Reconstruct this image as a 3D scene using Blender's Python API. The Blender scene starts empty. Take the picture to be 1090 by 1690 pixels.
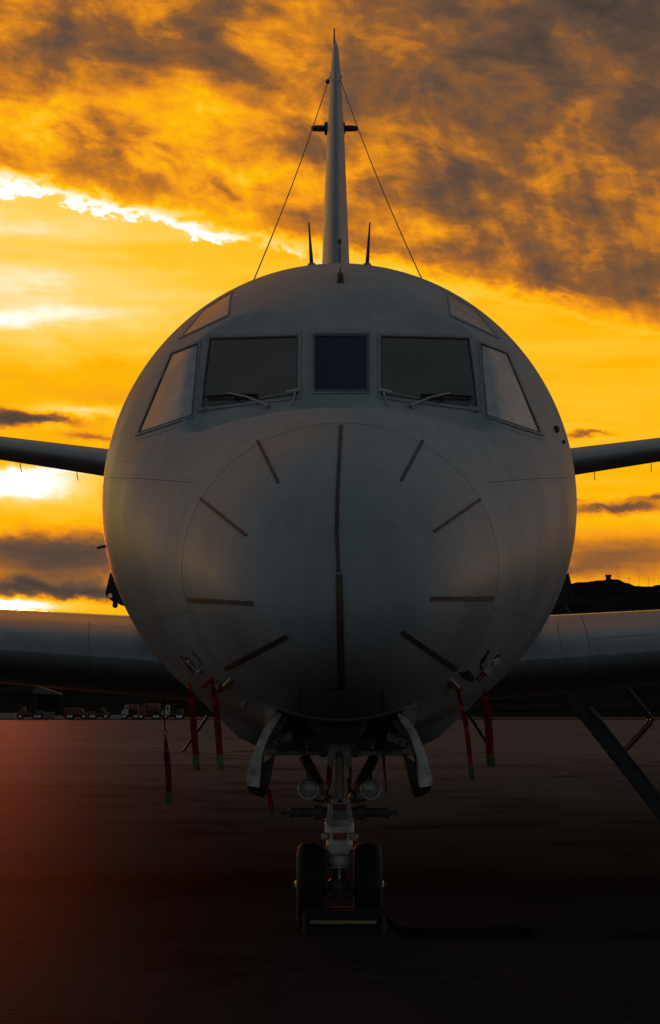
import bpy, bmesh, math, random
from mathutils import Vector, Matrix
from mathutils.bvhtree import BVHTree

random.seed(7)
sc = bpy.context.scene
COL = sc.collection

# ------------------------------------------------------------------ camera
CAM_H = 1.55          # eye height in metres
FPX = 8800.0          # focal length in photograph pixels
HOR = 1170.0          # row of the horizon
cam_d = bpy.data.cameras.new('camera')
cam_d.sensor_fit = 'AUTO'; cam_d.sensor_width = 36.0
cam_d.lens = FPX / 1690.0 * 36.0
cam_d.shift_y = (HOR - 845.0) / 1690.0
cam_d.clip_start = 0.5; cam_d.clip_end = 20000
cam = bpy.data.objects.new('camera', cam_d); COL.objects.link(cam)
cam.location = (0, 0, CAM_H); cam.rotation_euler = (math.radians(90), 0, 0)
sc.camera = cam

# ------------------------------------------------------------------ exposure
sc.view_settings.view_transform = 'Standard'; sc.view_settings.look = 'None'
sc.view_settings.exposure = 0.0; sc.view_settings.gamma = 1.0
sc.view_settings.use_curve_mapping = False
sc.cycles.max_bounces = 6

# ------------------------------------------------------------------ world (sunset cloud sky)
SUN_AZ, SUN_EL = math.radians(-4.4), math.radians(2.3)
SUN_DIR = Vector((math.sin(SUN_AZ)*math.cos(SUN_EL), math.cos(SUN_AZ)*math.cos(SUN_EL), math.sin(SUN_EL)))
world = bpy.data.worlds.new('World'); sc.world = world; world.use_nodes = True
nt = world.node_tree; nt.nodes.clear()
def nd(t): return nt.nodes.new(t)
def put(sock, v):
    if isinstance(v, bpy.types.NodeSocket): nt.links.new(v, sock)
    else: sock.default_value = v
def M(op, *a, clamp=False):
    n = nd('ShaderNodeMath'); n.operation = op; n.use_clamp = clamp
    for i, v in enumerate(a): put(n.inputs[i], v)
    return n.outputs[0]
def add(*a):
    r = a[0]
    for b in a[1:]: r = M('ADD', r, b)
    return r
def mul(a, b): return M('MULTIPLY', a, b)
def sub(a, b): return M('SUBTRACT', a, b)
def sstep(x, a, b, c=0.0, d=1.0):
    n = nd('ShaderNodeMapRange'); n.interpolation_type = 'SMOOTHSTEP'
    put(n.inputs[0], x); n.inputs[1].default_value = a; n.inputs[2].default_value = b
    n.inputs[3].default_value = c; n.inputs[4].default_value = d
    return n.outputs[0]
def comb(x, y, z):
    n = nd('ShaderNodeCombineXYZ'); put(n.inputs[0], x); put(n.inputs[1], y); put(n.inputs[2], z); return n.outputs[0]
def noise(vec, scale=1.0, detail=5.0, rough=0.55, dist=0.0):
    n = nd('ShaderNodeTexNoise'); n.noise_dimensions = '3D'; nt.links.new(vec, n.inputs['Vector'])
    n.inputs['Scale'].default_value = scale; n.inputs['Detail'].default_value = detail
    n.inputs['Roughness'].default_value = rough; n.inputs['Distortion'].default_value = dist
    return sub(n.outputs[0], 0.5)
def srgb(r, g, b, k=1.0):
    f = lambda c: (c/12.92 if c <= 0.04045 else ((c+0.055)/1.055)**2.4)
    return (f(r/255)*k, f(g/255)*k, f(b/255)*k, 1)

tc = nd('ShaderNodeTexCoord'); sx = nd('ShaderNodeSeparateXYZ'); nt.links.new(tc.outputs['Generated'], sx.inputs[0])
DX, DY, DZ = sx.outputs
K = FPX/100.0
# bearing and height of each direction, in units of about 0.65 degree
U = add(mul(M('ARCTAN2', DX, DY), K), 5.45)
V = mul(M('ARCSINE', DZ), K)
px_, py_, pz_ = mul(DX, K), mul(DY, K), mul(DZ, K)
tilt = add(pz_, mul(px_, 0.12))
n_big = noise(comb(mul(px_, 0.20), mul(py_, 0.2), mul(tilt, 0.42)), 1.0, 3.0, 0.5)
n_mid = noise(comb(mul(px_, 0.72), mul(py_, 0.7), mul(tilt, 1.30)), 1.0, 5.0, 0.56, 0.35)
n_fine = noise(comb(mul(px_, 2.3), mul(py_, 2.3), mul(tilt, 4.0)), 1.0, 4.0, 0.6, 0.3)
n_str = noise(comb(mul(px_, 0.28), mul(py_, 0.28), mul(pz_, 2.4)), 1.0, 6.0, 0.55, 0.3)
n_rain = noise(comb(mul(add(px_, mul(pz_, 0.30)), 3.2), mul(py_, 1.0), mul(pz_, 0.35)), 1.0, 3.0, 0.5)
Uw = add(U, mul(n_mid, 1.1)); Vw = add(V, mul(n_mid, 0.42), mul(n_fine, 0.26))
def blob(u0, v0, su, sv, amp):
    a = M('POWER', M('ABSOLUTE', M('DIVIDE', sub(Uw, u0), su)), 2.0)
    b = M('POWER', M('ABSOLUTE', M('DIVIDE', sub(Vw, v0), sv)), 2.0)
    return mul(M('EXPONENT', mul(add(a, b), -1.0)), amp)
# the deck of broken cloud above, its lower edge sinking to the right
Ucl = M('MINIMUM', M('MAXIMUM', U, -12.0), 22.0)
edge = add(sub(V, sub(8.62, mul(Ucl, 0.225))), mul(n_mid, 0.8), mul(n_fine, 0.8))
deck = sstep(edge, -0.05, 0.55)
B_deck = add(0.425, mul(n_big, 0.55), mul(n_mid, 0.95), mul(n_fine, 0.27),
             mul(mul(n_rain, sstep(V, 11.0, 8.5)), 0.22),
             mul(M('MINIMUM', M('MAXIMUM', sub(5.0, U), -7.0), 6.0), 0.018),
             mul(M('MINIMUM', M('MAXIMUM', sub(V, 9.0), 0.0), 4.0), -0.034),
             mul(mul(sstep(U, 5.5, 10.5), sstep(V, 8.6, 11.2)), -0.10),
             blob(1.5, 9.75, 2.6, 0.55, 0.14), blob(3.4, 9.2, 1.6, 0.5, 0.08), blob(2.2, 8.85, 1.3, 0.34, -0.10),
             blob(1.6, 11.0, 1.6, 0.4, -0.10), blob(7.4, 7.9, 1.8, 0.5, 0.08), blob(10.2, 7.2, 1.2, 0.35, -0.10))
# the clear band underneath
B_low = add(0.70, mul(n_str, 0.24), mul(mul(n_mid, sstep(U, 8.0, 2.0)), 0.16),
            mul(mul(sstep(U, 7.0, -1.0), sstep(V, 4.8, 6.0)), 0.17), blob(0.6, 6.45, 2.4, 0.2, 0.11), blob(0.5, 7.1, 2.0, 0.25, 0.05),
            blob(1.0, 5.55, 2.4, 0.32, -0.15), blob(2.2, 5.15, 1.2, 0.16, -0.08),
            mul(sstep(V, 2.6, 1.6), -0.05),
            blob(0.2, 4.74, 1.1, 0.11, -0.62), blob(1.6, 4.55, 0.7, 0.07, -0.30), blob(1.2, 4.9, 0.8, 0.10, 0.22),
            blob(0.9, 4.62, 0.5, 0.07, 0.22), blob(0.4, 4.15, 1.3, 0.12, -0.42), blob(1.6, 4.05, 0.8, 0.08, -0.30),
            blob(0.1, 3.70, 1.35, 0.28, 0.42), blob(1.2, 3.95, 0.9, 0.08, 0.25),
            blob(0.2, 2.75, 0.7, 0.20, -0.30), blob(1.1, 2.48, 1.5, 0.32, -0.58), blob(0.5, 2.02, 1.2, 0.14, -0.56),
            blob(1.5, 1.88, 0.9, 0.10, -0.50), blob(0.1, 1.72, 1.0, 0.14, 0.48),
            blob(10.25, 3.33, 0.75, 0.085, -0.48), blob(10.9, 3.46, 0.5, 0.05, -0.36), blob(9.6, 4.50, 0.35, 0.04, -0.34),
            blob(9.5, 3.48, 0.25, 0.04, -0.25), blob(10.6, 2.55, 1.9, 0.33, -0.30), blob(9.6, 2.32, 0.9, 0.24, -0.18),
            blob(11.2, 2.0, 0.9, 0.12, 0.12))
rim = mul(mul(sstep(edge, -0.14, 0.02), sstep(edge, 0.34, 0.02)), mul(sstep(U, 9.0, 3.6, 0.06, 0.26), mul(sstep(n_fine, -0.2, 0.15, 0.4, 1.15), sstep(n_mid, -0.2, 0.12, 0.75, 1.05))))
Bv = add(add(mul(B_deck, deck), mul(B_low, sub(1.0, deck))), rim)
ramp = nd('ShaderNodeValToRGB'); nt.links.new(Bv, ramp.inputs[0])
cr = ramp.color_ramp; cr.interpolation = 'LINEAR'
stops = [(0.0, srgb(70, 60, 55)), (0.22, srgb(102, 77, 60)), (0.36, srgb(142, 92, 50)), (0.48, srgb(204, 124, 34)),
         (0.58, srgb(246, 156, 26)), (0.68, srgb(255, 184, 8)), (0.78, srgb(255, 201, 52)), (0.87, srgb(255, 216, 112)), (1.0, srgb(255, 251, 238))]
while len(cr.elements) < len(stops): cr.elements.new(0.5)
for e, (p, c) in zip(cr.elements, stops): e.position = p; e.color = c
warm_gain = sstep(Bv, 0.86, 1.2, 1.0, 1.5)
vm = nd('ShaderNodeVectorMath'); vm.operation = 'SCALE'; nt.links.new(ramp.outputs[0], vm.inputs[0]); nt.links.new(warm_gain, vm.inputs['Scale'])
# away from the sun the sky is dim blue-grey dusk
dt = nd('ShaderNodeVectorMath'); dt.operation = 'DOT_PRODUCT'; nt.links.new(tc.outputs['Generated'], dt.inputs[0]); dt.inputs[1].default_value = SUN_DIR
sky = nd('ShaderNodeTexSky'); sky.sky_type = 'NISHITA'; sky.sun_disc = False
sky.sun_elevation = SUN_EL; sky.sun_rotation = SUN_AZ; sky.altitude = 100
vs = nd('ShaderNodeVectorMath'); vs.operation = 'SCALE'; nt.links.new(sky.outputs[0], vs.inputs[0]); vs.inputs['Scale'].default_value = 0.004
va = nd('ShaderNodeVectorMath'); va.operation = 'ADD'; nt.links.new(vs.outputs[0], va.inputs[0]); 
low = M('EXPONENT', mul(M('MAXIMUM', DZ, 0.0), -3.4))      # the dusk is palest low over the horizon
dusk = nd('ShaderNodeMix'); dusk.data_type = 'RGBA'; nt.links.new(low, dusk.inputs[0])
dusk.inputs[6].default_value = (0.046, 0.070, 0.084, 1); 
side = sstep(dt.outputs['Value'], -0.25, 0.85)              # and warmer round towards the sunset
glow = nd('ShaderNodeMix'); glow.data_type = 'RGBA'; nt.links.new(side, glow.inputs[0])
glow.inputs[6].default_value = (0.180, 0.188, 0.197, 1); glow.inputs[7].default_value = (0.76, 0.52, 0.38, 1)
nt.links.new(glow.outputs[2], dusk.inputs[7])
cl = nd('ShaderNodeVectorMath'); cl.operation = 'SCALE'; nt.links.new(dusk.outputs[2], cl.inputs[0])
nt.links.new(add(1.0, mul(n_mid, 0.7), mul(n_big, 0.5)), cl.inputs['Scale'])      # the same broken cloud carries on all round
nt.links.new(cl.outputs[0], va.inputs[1])
W = sstep(dt.outputs['Value'], 0.62, 0.985)
mx = nd('ShaderNodeMix'); mx.data_type = 'RGBA'
nt.links.new(W, mx.inputs[0]); nt.links.new(va.outputs[0], mx.inputs[6]); nt.links.new(vm.outputs[0], mx.inputs[7])
bg = nd('ShaderNodeBackground'); nt.links.new(mx.outputs[2], bg.inputs[0]); bg.inputs[1].default_value = 1.0
world.cycles.sampling_method = 'MANUAL'; world.cycles.sample_map_resolution = 256
wo = nd('ShaderNodeOutputWorld'); nt.links.new(bg.outputs[0], wo.inputs[0])

# ------------------------------------------------------------------ sun
sl = bpy.data.lights.new('sun', 'SUN'); sl.energy = 0.65; sl.angle = math.radians(3.0); sl.color = (1.0, 0.16, 0.045)
so = bpy.data.objects.new('sun', sl); COL.objects.link(so)
so.rotation_euler = (-SUN_DIR).to_track_quat('-Z', 'Y').to_euler()

# ------------------------------------------------------------------ helpers
def P(px, py, d):
    """a photograph pixel at a distance d -> the place it shows"""
    return Vector(((px-545.0)/FPX*d, d, CAM_H + (HOR-py)/FPX*d))
ORI = {}
def empty(name, loc, label=None, cat=None, group=None):
    o = bpy.data.objects.new(name, None); COL.objects.link(o); o.location = loc; ORI[o] = Vector(loc)
    o.empty_display_size = 0.2
    tag(o, label, cat, group); return o
def tag(o, label=None, cat=None, group=None, kind=None):
    if label: o['label'] = label
    if cat: o['category'] = cat
    if group: o['group'] = group
    if kind: o['kind'] = kind
    return o
def obj(name, geo, mat, parent=None, origin=None, smooth=True, angle=35, bevel=0.0):
    vs, fs = geo
    if parent is not None: org = ORI[parent]
    else: org = Vector(origin) if origin is not None else Vector((0, 0, 0))
    me = bpy.data.meshes.new(name)
    me.from_pydata([tuple(Vector(v)-org) for v in vs], [], fs)
    bm = bmesh.new(); bm.from_mesh(me)
    bmesh.ops.remove_doubles(bm, verts=bm.verts, dist=1e-5)
    bmesh.ops.recalc_face_normals(bm, faces=bm.faces)
    if bevel > 0:
        es = [e for e in bm.edges if len(e.link_faces) == 2 and e.calc_face_angle(0) > 0.6]
        bmesh.ops.bevel(bm, geom=es, offset=bevel, segments=2, affect='EDGES', profile=0.6, clamp_overlap=True)
    for f in bm.faces: f.smooth = smooth
    if smooth:
        lim = math.radians(angle)
        for e in bm.edges:
            if len(e.link_faces) == 2 and e.calc_face_angle(0) > lim: e.smooth = False
    bm.to_mesh(me); bm.free()
    me.materials.append(mat)
    o = bpy.data.objects.new(name, me); COL.objects.link(o)
    if parent is not None: o.parent = parent
    else: o.location = org
    ORI[o] = org
    return o
def join(*gs):
    V_, F_ = [], []
    for v, f in gs:
        b = len(V_); V_ += list(v); F_ += [tuple(i+b for i in q) for q in f]
    return V_, F_
def box(a, b):
    (x0, y0, z0), (x1, y1, z1) = a, b
    v = [(x0,y0,z0),(x1,y0,z0),(x1,y1,z0),(x0,y1,z0),(x0,y0,z1),(x1,y0,z1),(x1,y1,z1),(x0,y1,z1)]
    return v, [(0,3,2,1),(4,5,6,7),(0,1,5,4),(1,2,6,5),(2,3,7,6),(3,0,4,7)]
def tube(path, r, n=10, caps=True):
    path = [Vector(p) for p in path]
    rs = r if isinstance(r, (list, tuple)) else [r]*len(path)
    V_, F_ = [], []
    up = None
    for i, p in enumerate(path):
        t = (path[min(i+1, len(path)-1)] - path[max(i-1, 0)]).normalized()
        if up is None:
            up = Vector((0,0,1)) if abs(t.z) < 0.9 else Vector((1,0,0))
        a = t.cross(up).normalized(); b = a.cross(t).normalized(); up = b
        for k in range(n):
            an = 2*math.pi*k/n
            V_.append(p + (a*math.cos(an) + b*math.sin(an))*rs[i])
    for i in range(len(path)-1):
        for k in range(n):
            F_.append((i*n+k, i*n+(k+1)%n, (i+1)*n+(k+1)%n, (i+1)*n+k))
    if caps:
        F_.append(tuple(range(n-1, -1, -1))); F_.append(tuple((len(path)-1)*n+k for k in range(n)))
    return V_, F_
def lathe(c, axis, prof, n=24):
    """prof: (distance along axis, radius)"""
    c = Vector(c); ax = Vector(axis).normalized()
    return tube_prof([c + ax*t for t, r in prof], [r for t, r in prof], ax, n)
def tube_prof(pts, rs, ax, n):
    up = Vector((0,0,1)) if abs(ax.z) < 0.9 else Vector((1,0,0))
    a = ax.cross(up).normalized(); b = a.cross(ax).normalized()
    V_, F_ = [], []
    for p, r in zip(pts, rs):
        for k in range(n):
            an = 2*math.pi*k/n; V_.append(p + (a*math.cos(an)+b*math.sin(an))*max(r, 1e-4))
    for i in range(len(pts)-1):
        for k in range(n): F_.append((i*n+k, i*n+(k+1)%n, (i+1)*n+(k+1)%n, (i+1)*n+k))
    F_.append(tuple(range(n-1, -1, -1))); F_.append(tuple((len(pts)-1)*n+k for k in range(n)))
    return V_, F_
def prism(front, back):
    n = len(front)
    return list(front)+list(back), [tuple(range(n)), tuple(range(2*n-1, n-1, -1))] + [(i, n+i, n+(i+1) % n, (i+1) % n) for i in range(n)]
def plate(pix, d, th):
    """outline in pixels, set at distance d, th metres deep away from the camera"""
    f = [P(x, y, d) for x, y in pix]
    return prism(f, [v + Vector((0, th, 0)) for v in f])
def flip(pix, c=1121.0): return [(c-x, y) for x, y in pix]
def pchip(xs, ys):
    n = len(xs); h = [xs[i+1]-xs[i] for i in range(n-1)]; dl = [(ys[i+1]-ys[i])/h[i] for i in range(n-1)]
    m = [0]*n
    for i in range(1, n-1):
        if dl[i-1]*dl[i] > 0:
            w1 = 2*h[i]+h[i-1]; w2 = h[i]+2*h[i-1]; m[i] = (w1+w2)/(w1/dl[i-1]+w2/dl[i])
    m[0] = dl[0]; m[-1] = dl[-1]
    def f(x):
        if x <= xs[0]: return ys[0]
        if x >= xs[-1]: return ys[-1]
        i = max(k for k in range(n-1) if xs[k] <= x)
        t = (x-xs[i])/h[i]
        return ((1+2*t)*(1-t)**2*ys[i] + t*(1-t)**2*h[i]*m[i] + t*t*(3-2*t)*ys[i+1] + t*t*(t-1)*h[i]*m[i+1])
    return f
def sm(x, a, b):
    t = min(1, max(0, (x-a)/(b-a))); return t*t*(3-2*t)

# ------------------------------------------------------------------ materials
def material(name, col, rough=0.5, metal=0.0, spec=0.5, var=0.12, scale=3.0, stretch=(1,1,1), bump=0.0, bscale=40, coat=0.0, rvar=0.08, dirt=None, trans=0.0, streak=0.0):
    m = bpy.data.materials.new(name); m.use_nodes = True
    t = m.node_tree; b = t.nodes['Principled BSDF']
    tcn = t.nodes.new('ShaderNodeTexCoord'); mp = t.nodes.new('ShaderNodeMapping'); mp.inputs['Scale'].default_value = stretch
    t.links.new(tcn.outputs['Object'], mp.inputs[0])
    nz = t.nodes.new('ShaderNodeTexNoise'); nz.inputs['Scale'].default_value = scale; nz.inputs['Detail'].default_value = 6; nz.inputs['Roughness'].default_value = 0.6
    t.links.new(mp.outputs[0], nz.inputs['Vector'])
    rp = t.nodes.new('ShaderNodeValToRGB'); t.links.new(nz.outputs[0], rp.inputs[0])
    c = Vector(col[:3]); lo = c*(1-var) if dirt is None else Vector(dirt)
    rp.color_ramp.elements[0].position = 0.32; rp.color_ramp.elements[0].color = (*lo, 1)
    rp.color_ramp.elements[1].position = 0.68; rp.color_ramp.elements[1].color = (*(c*(1+var)), 1)
    base = rp.outputs[0]
    if streak > 0:        # grime run down the skin and fine blotches
        for sc_, st_, am in ((7.0, (1, 1, 0.07), streak), (16.0, (1, 1, 1), streak*0.5)):
            mp2 = t.nodes.new('ShaderNodeMapping'); mp2.inputs['Scale'].default_value = st_; t.links.new(tcn.outputs['Object'], mp2.inputs[0])
            n3 = t.nodes.new('ShaderNodeTexNoise'); n3.inputs['Scale'].default_value = sc_; n3.inputs['Detail'].default_value = 5; n3.inputs['Roughness'].default_value = 0.65
            t.links.new(mp2.outputs[0], n3.inputs['Vector'])
            r3 = t.nodes.new('ShaderNodeMapRange'); t.links.new(n3.outputs[0], r3.inputs[0]); r3.inputs[1].default_value = 0.36; r3.inputs[2].default_value = 0.56
            r3.inputs[3].default_value = 1.0-am; r3.inputs[4].default_value = 1.0
            vx = t.nodes.new('ShaderNodeVectorMath'); vx.operation = 'SCALE'; t.links.new(base, vx.inputs[0]); t.links.new(r3.outputs[0], vx.inputs['Scale']); base = vx.outputs[0]
    t.links.new(base, b.inputs['Base Color'])
    mr = t.nodes.new('ShaderNodeMapRange'); t.links.new(nz.outputs[0], mr.inputs[0])
    mr.inputs[1].default_value = 0.3; mr.inputs[2].default_value = 0.7
    mr.inputs[3].default_value = max(0.02, rough-rvar); mr.inputs[4].default_value = min(1, rough+rvar)
    t.links.new(mr.outputs[0], b.inputs['Roughness'])
    b.inputs['Metallic'].default_value = metal; b.inputs['Specular IOR Level'].default_value = spec
    b.inputs['Coat Weight'].default_value = coat; b.inputs['Transmission Weight'].default_value = trans
    if bump > 0:
        n2 = t.nodes.new('ShaderNodeTexNoise'); n2.inputs['Scale'].default_value = bscale; n2.inputs['Detail'].default_value = 4
        t.links.new(mp.outputs[0], n2.inputs['Vector'])
        bp = t.nodes.new('ShaderNodeBump'); bp.inputs['Strength'].default_value = bump; bp.inputs['Distance'].default_value = 0.01
        t.links.new(n2.outputs[0], bp.inputs['Height']); t.links.new(bp.outputs[0], b.inputs['Normal'])
    return m
m_paint = material('aircraft_grey_paint', (0.36, 0.385, 0.40), 0.44, spec=0.5, var=0.16, scale=1.3, stretch=(1, 1, 0.22), bump=0.3, bscale=1.6, streak=0.13)
m_radome = material('radome_paint', (0.335, 0.355, 0.37), 0.46, spec=0.4, var=0.16, scale=1.5, stretch=(1, 1, 0.4), bump=0.12, bscale=1.5, streak=0.08)
m_wing = material('wing_grey_paint', (0.33, 0.345, 0.36), 0.24, spec=0.7, var=0.12, scale=0.8, stretch=(1, 0.5, 1), coat=0.4, streak=0.2)
m_tail = material('tail_grey_lit_tone', (0.45, 0.45, 0.44), 0.4, spec=0.5, var=0.10, scale=0.8)  # aircraft grey made paler, standing in for light on the tailplane's underside
m_seam = material('seam_sealant', (0.055, 0.05, 0.048), 0.8, var=0.3)
m_skinseam = material('skin_joint', (0.19, 0.195, 0.195), 0.7, var=0.45, scale=4)
m_strip = material('diverter_strip', (0.045, 0.03, 0.025), 0.6, var=0.5, scale=18, dirt=(0.10, 0.05, 0.035))
m_frame = material('window_frame_paint', (0.28, 0.29, 0.30), 0.5, var=0.18, scale=6)
m_glass = material('cockpit_glass', (0.08, 0.075, 0.066), 0.08, spec=0.6, var=0.3, scale=2, rvar=0.03)
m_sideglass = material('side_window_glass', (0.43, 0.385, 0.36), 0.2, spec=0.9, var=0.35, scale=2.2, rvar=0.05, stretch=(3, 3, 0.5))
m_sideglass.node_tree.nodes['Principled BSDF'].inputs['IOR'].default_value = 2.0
m_blueglass = material('centre_window_glass', (0.006, 0.008, 0.045), 0.06, spec=0.5, var=0.3, rvar=0.02)
m_black = material('black_rubber', (0.011, 0.0105, 0.010), 0.8, spec=0.25, var=0.25, scale=8)
m_tyre = material('tyre_rubber', (0.007, 0.0068, 0.0065), 0.7, spec=0.3, var=0.3, scale=12, bump=0.15, bscale=60)
m_gear = material('white_gear_paint', (0.62, 0.62, 0.57), 0.4, var=0.22, scale=9, dirt=(0.28, 0.25, 0.21))
m_geard = material('dark_gear_paint', (0.10, 0.098, 0.09), 0.5, var=0.3, scale=9)
m_chrome = material('piston_chrome', (0.55, 0.55, 0.56), 0.16, metal=1.0, var=0.1)
m_metal = material('bare_metal', (0.45, 0.44, 0.43), 0.35, metal=0.9, var=0.15, scale=12)
m_dark = material('dark_metal', (0.03, 0.029, 0.028), 0.5, var=0.3, scale=10)
m_well = material('wheel_well_paint', (0.09, 0.095, 0.085), 0.6, var=0.35, scale=5)
m_red = material('red_webbing', (0.34, 0.018, 0.016), 0.8, var=0.25, scale=14, spec=0.2)
m_redlet = material('streamer_lettering', (0.035, 0.006, 0.006), 0.8, var=0.1)
m_green = material('green_tip_webbing', (0.13, 0.21, 0.02), 0.8, var=0.3, scale=20, spec=0.2)
m_placr = material('red_placard', (0.25, 0.045, 0.045), 0.5, var=0.2)
m_placd = material('dark_data_plate', (0.03, 0.03, 0.03), 0.4, var=0.2)
m_white = material('white_paint', (0.62, 0.62, 0.60), 0.5, var=0.12)
m_lens = material('lamp_lens', (0.62, 0.59, 0.54), 0.15, spec=0.8, var=0.35, scale=25)
m_wood = material('chock_wood', (0.30, 0.20, 0.11), 0.7, var=0.3, scale=10, stretch=(0.3, 1, 4))
m_rope = material('rope_fibre', (0.014, 0.012, 0.010), 1.0, spec=0.0, var=0.3, scale=30)
m_wire = material('antenna_wire', (0.03, 0.028, 0.026), 0.5)
m_antr = material('antenna_red_cap', (0.11, 0.03, 0.025), 0.5, var=0.2)
m_ladder = material('ladder_metal', (0.03, 0.032, 0.034), 0.5, metal=0.2, var=0.25, scale=6)
m_bolt = material('rung_end_metal', (0.22, 0.18, 0.15), 0.4, metal=0.6)
m_truckw = material('truck_white_paint', (0.36, 0.36, 0.35), 0.4, var=0.12, scale=1.5)
m_truckr = material('truck_red_paint', (0.13, 0.028, 0.02), 0.5, var=0.25, scale=1.5)
m_truckd = material('truck_dark_paint', (0.03, 0.03, 0.032), 0.5, var=0.25, scale=1.5)
m_trucky = material('truck_amber_paint', (0.28, 0.11, 0.03), 0.5, var=0.25, scale=1.5)
m_tglass = material('truck_glass', (0.02, 0.022, 0.025), 0.08, var=0.1)
m_hill = material('hill_scrub', (0.018, 0.017, 0.013), 1.0, spec=0.0, var=0.5, scale=0.03)
m_grass = material('airfield_grass', (0.020, 0.019, 0.013), 1.0, spec=0.0, var=0.35, scale=0.02)
m_conc = material('pale_concrete', (0.30, 0.28, 0.25), 0.85, var=0.15, scale=0.4)

def ground_material():
    m = bpy.data.materials.new('apron_asphalt'); m.use_nodes = True
    t = m.node_tree; b = t.nodes['Principled BSDF']
    g = t.nodes.new('ShaderNodeNewGeometry')
    def nz(scale, st, det=6, ro=0.6):
        mp = t.nodes.new('ShaderNodeMapping'); mp.inputs['Scale'].default_value = st; t.links.new(g.outputs['Position'], mp.inputs[0])
        n = t.nodes.new('ShaderNodeTexNoise'); n.inputs['Scale'].default_value = scale; n.inputs['Detail'].default_value = det; n.inputs['Roughness'].default_value = ro
        t.links.new(mp.outputs[0], n.inputs['Vector']); return n
    a = nz(0.5, (1, 0.35, 1)); c = nz(9.0, (1, 0.6, 1), 4); e = nz(0.05, (1, 0.6, 1), 4)
    m1 = t.nodes.new('ShaderNodeMath'); m1.operation = 'MULTIPLY_ADD'; t.links.new(c.outputs[0], m1.inputs[0]); m1.inputs[1].default_value = 0.5; t.links.new(a.outputs[0], m1.inputs[2])
    m2 = t.nodes.new('ShaderNodeMath'); m2.operation = 'MULTIPLY_ADD'; t.links.new(e.outputs[0], m2.inputs[0]); m2.inputs[1].default_value = 0.5; t.links.new(m1.outputs[0], m2.inputs[2])
    rp = t.nodes.new('ShaderNodeValToRGB'); t.links.new(m2.outputs[0], rp.inputs[0])
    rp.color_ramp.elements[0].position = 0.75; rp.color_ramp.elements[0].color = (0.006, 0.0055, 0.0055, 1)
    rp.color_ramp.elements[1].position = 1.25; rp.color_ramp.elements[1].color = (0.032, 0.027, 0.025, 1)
    # dark near by, paler farther out: light put into the colour, ragged change-over
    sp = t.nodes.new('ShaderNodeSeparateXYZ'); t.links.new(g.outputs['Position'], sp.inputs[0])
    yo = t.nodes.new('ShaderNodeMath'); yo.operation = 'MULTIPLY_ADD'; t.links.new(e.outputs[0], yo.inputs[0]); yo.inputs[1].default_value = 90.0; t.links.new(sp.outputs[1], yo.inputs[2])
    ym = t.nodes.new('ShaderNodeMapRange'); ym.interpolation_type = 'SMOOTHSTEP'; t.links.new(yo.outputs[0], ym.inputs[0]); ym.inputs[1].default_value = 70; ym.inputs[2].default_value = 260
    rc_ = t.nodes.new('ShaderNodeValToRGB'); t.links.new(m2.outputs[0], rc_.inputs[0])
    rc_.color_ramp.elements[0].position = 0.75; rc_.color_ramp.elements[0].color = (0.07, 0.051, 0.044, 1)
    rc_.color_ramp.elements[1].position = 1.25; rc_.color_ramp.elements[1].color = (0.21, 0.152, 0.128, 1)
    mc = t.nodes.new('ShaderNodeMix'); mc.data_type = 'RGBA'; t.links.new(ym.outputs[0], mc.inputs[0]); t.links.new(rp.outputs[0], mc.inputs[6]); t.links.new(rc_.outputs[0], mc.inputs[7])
    t.links.new(mc.outputs[2], b.inputs['Base Color'])
    mr = t.nodes.new('ShaderNodeMapRange'); t.links.new(a.outputs[0], mr.inputs[0]); mr.inputs[1].default_value = 0.35; mr.inputs[2].default_value = 0.65
    mr.inputs[3].default_value = 0.53; mr.inputs[4].default_value = 0.56; t.links.new(mr.outputs[0], b.inputs['Roughness'])
    b.inputs['IOR'].default_value = 1.0009
    bp = t.nodes.new('ShaderNodeBump'); bp.inputs['Strength'].default_value = 0.3; bp.inputs['Distance'].default_value = 0.02
    t.links.new(c.outputs[0], bp.inputs['Height']); t.links.new(bp.outputs[0], b.inputs['Normal'])
    return m
m_ground = ground_material()

# ------------------------------------------------------------------ ground, hills
def sheet(name, x0, x1, y0, y1, z, mat):
    return tag(obj(name, ([(x0,y0,z),(x1,y0,z),(x1,y1,z),(x0,y1,z)], [(0,1,2,3)]), mat, smooth=False), kind='structure')
sheet('airfield_ground', -9000, 9000, -600, 14000, -0.02, m_grass)
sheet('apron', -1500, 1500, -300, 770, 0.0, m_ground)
sheet('perimeter_road', -1500, 1500, 905, 935, 0.0, m_conc)

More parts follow.
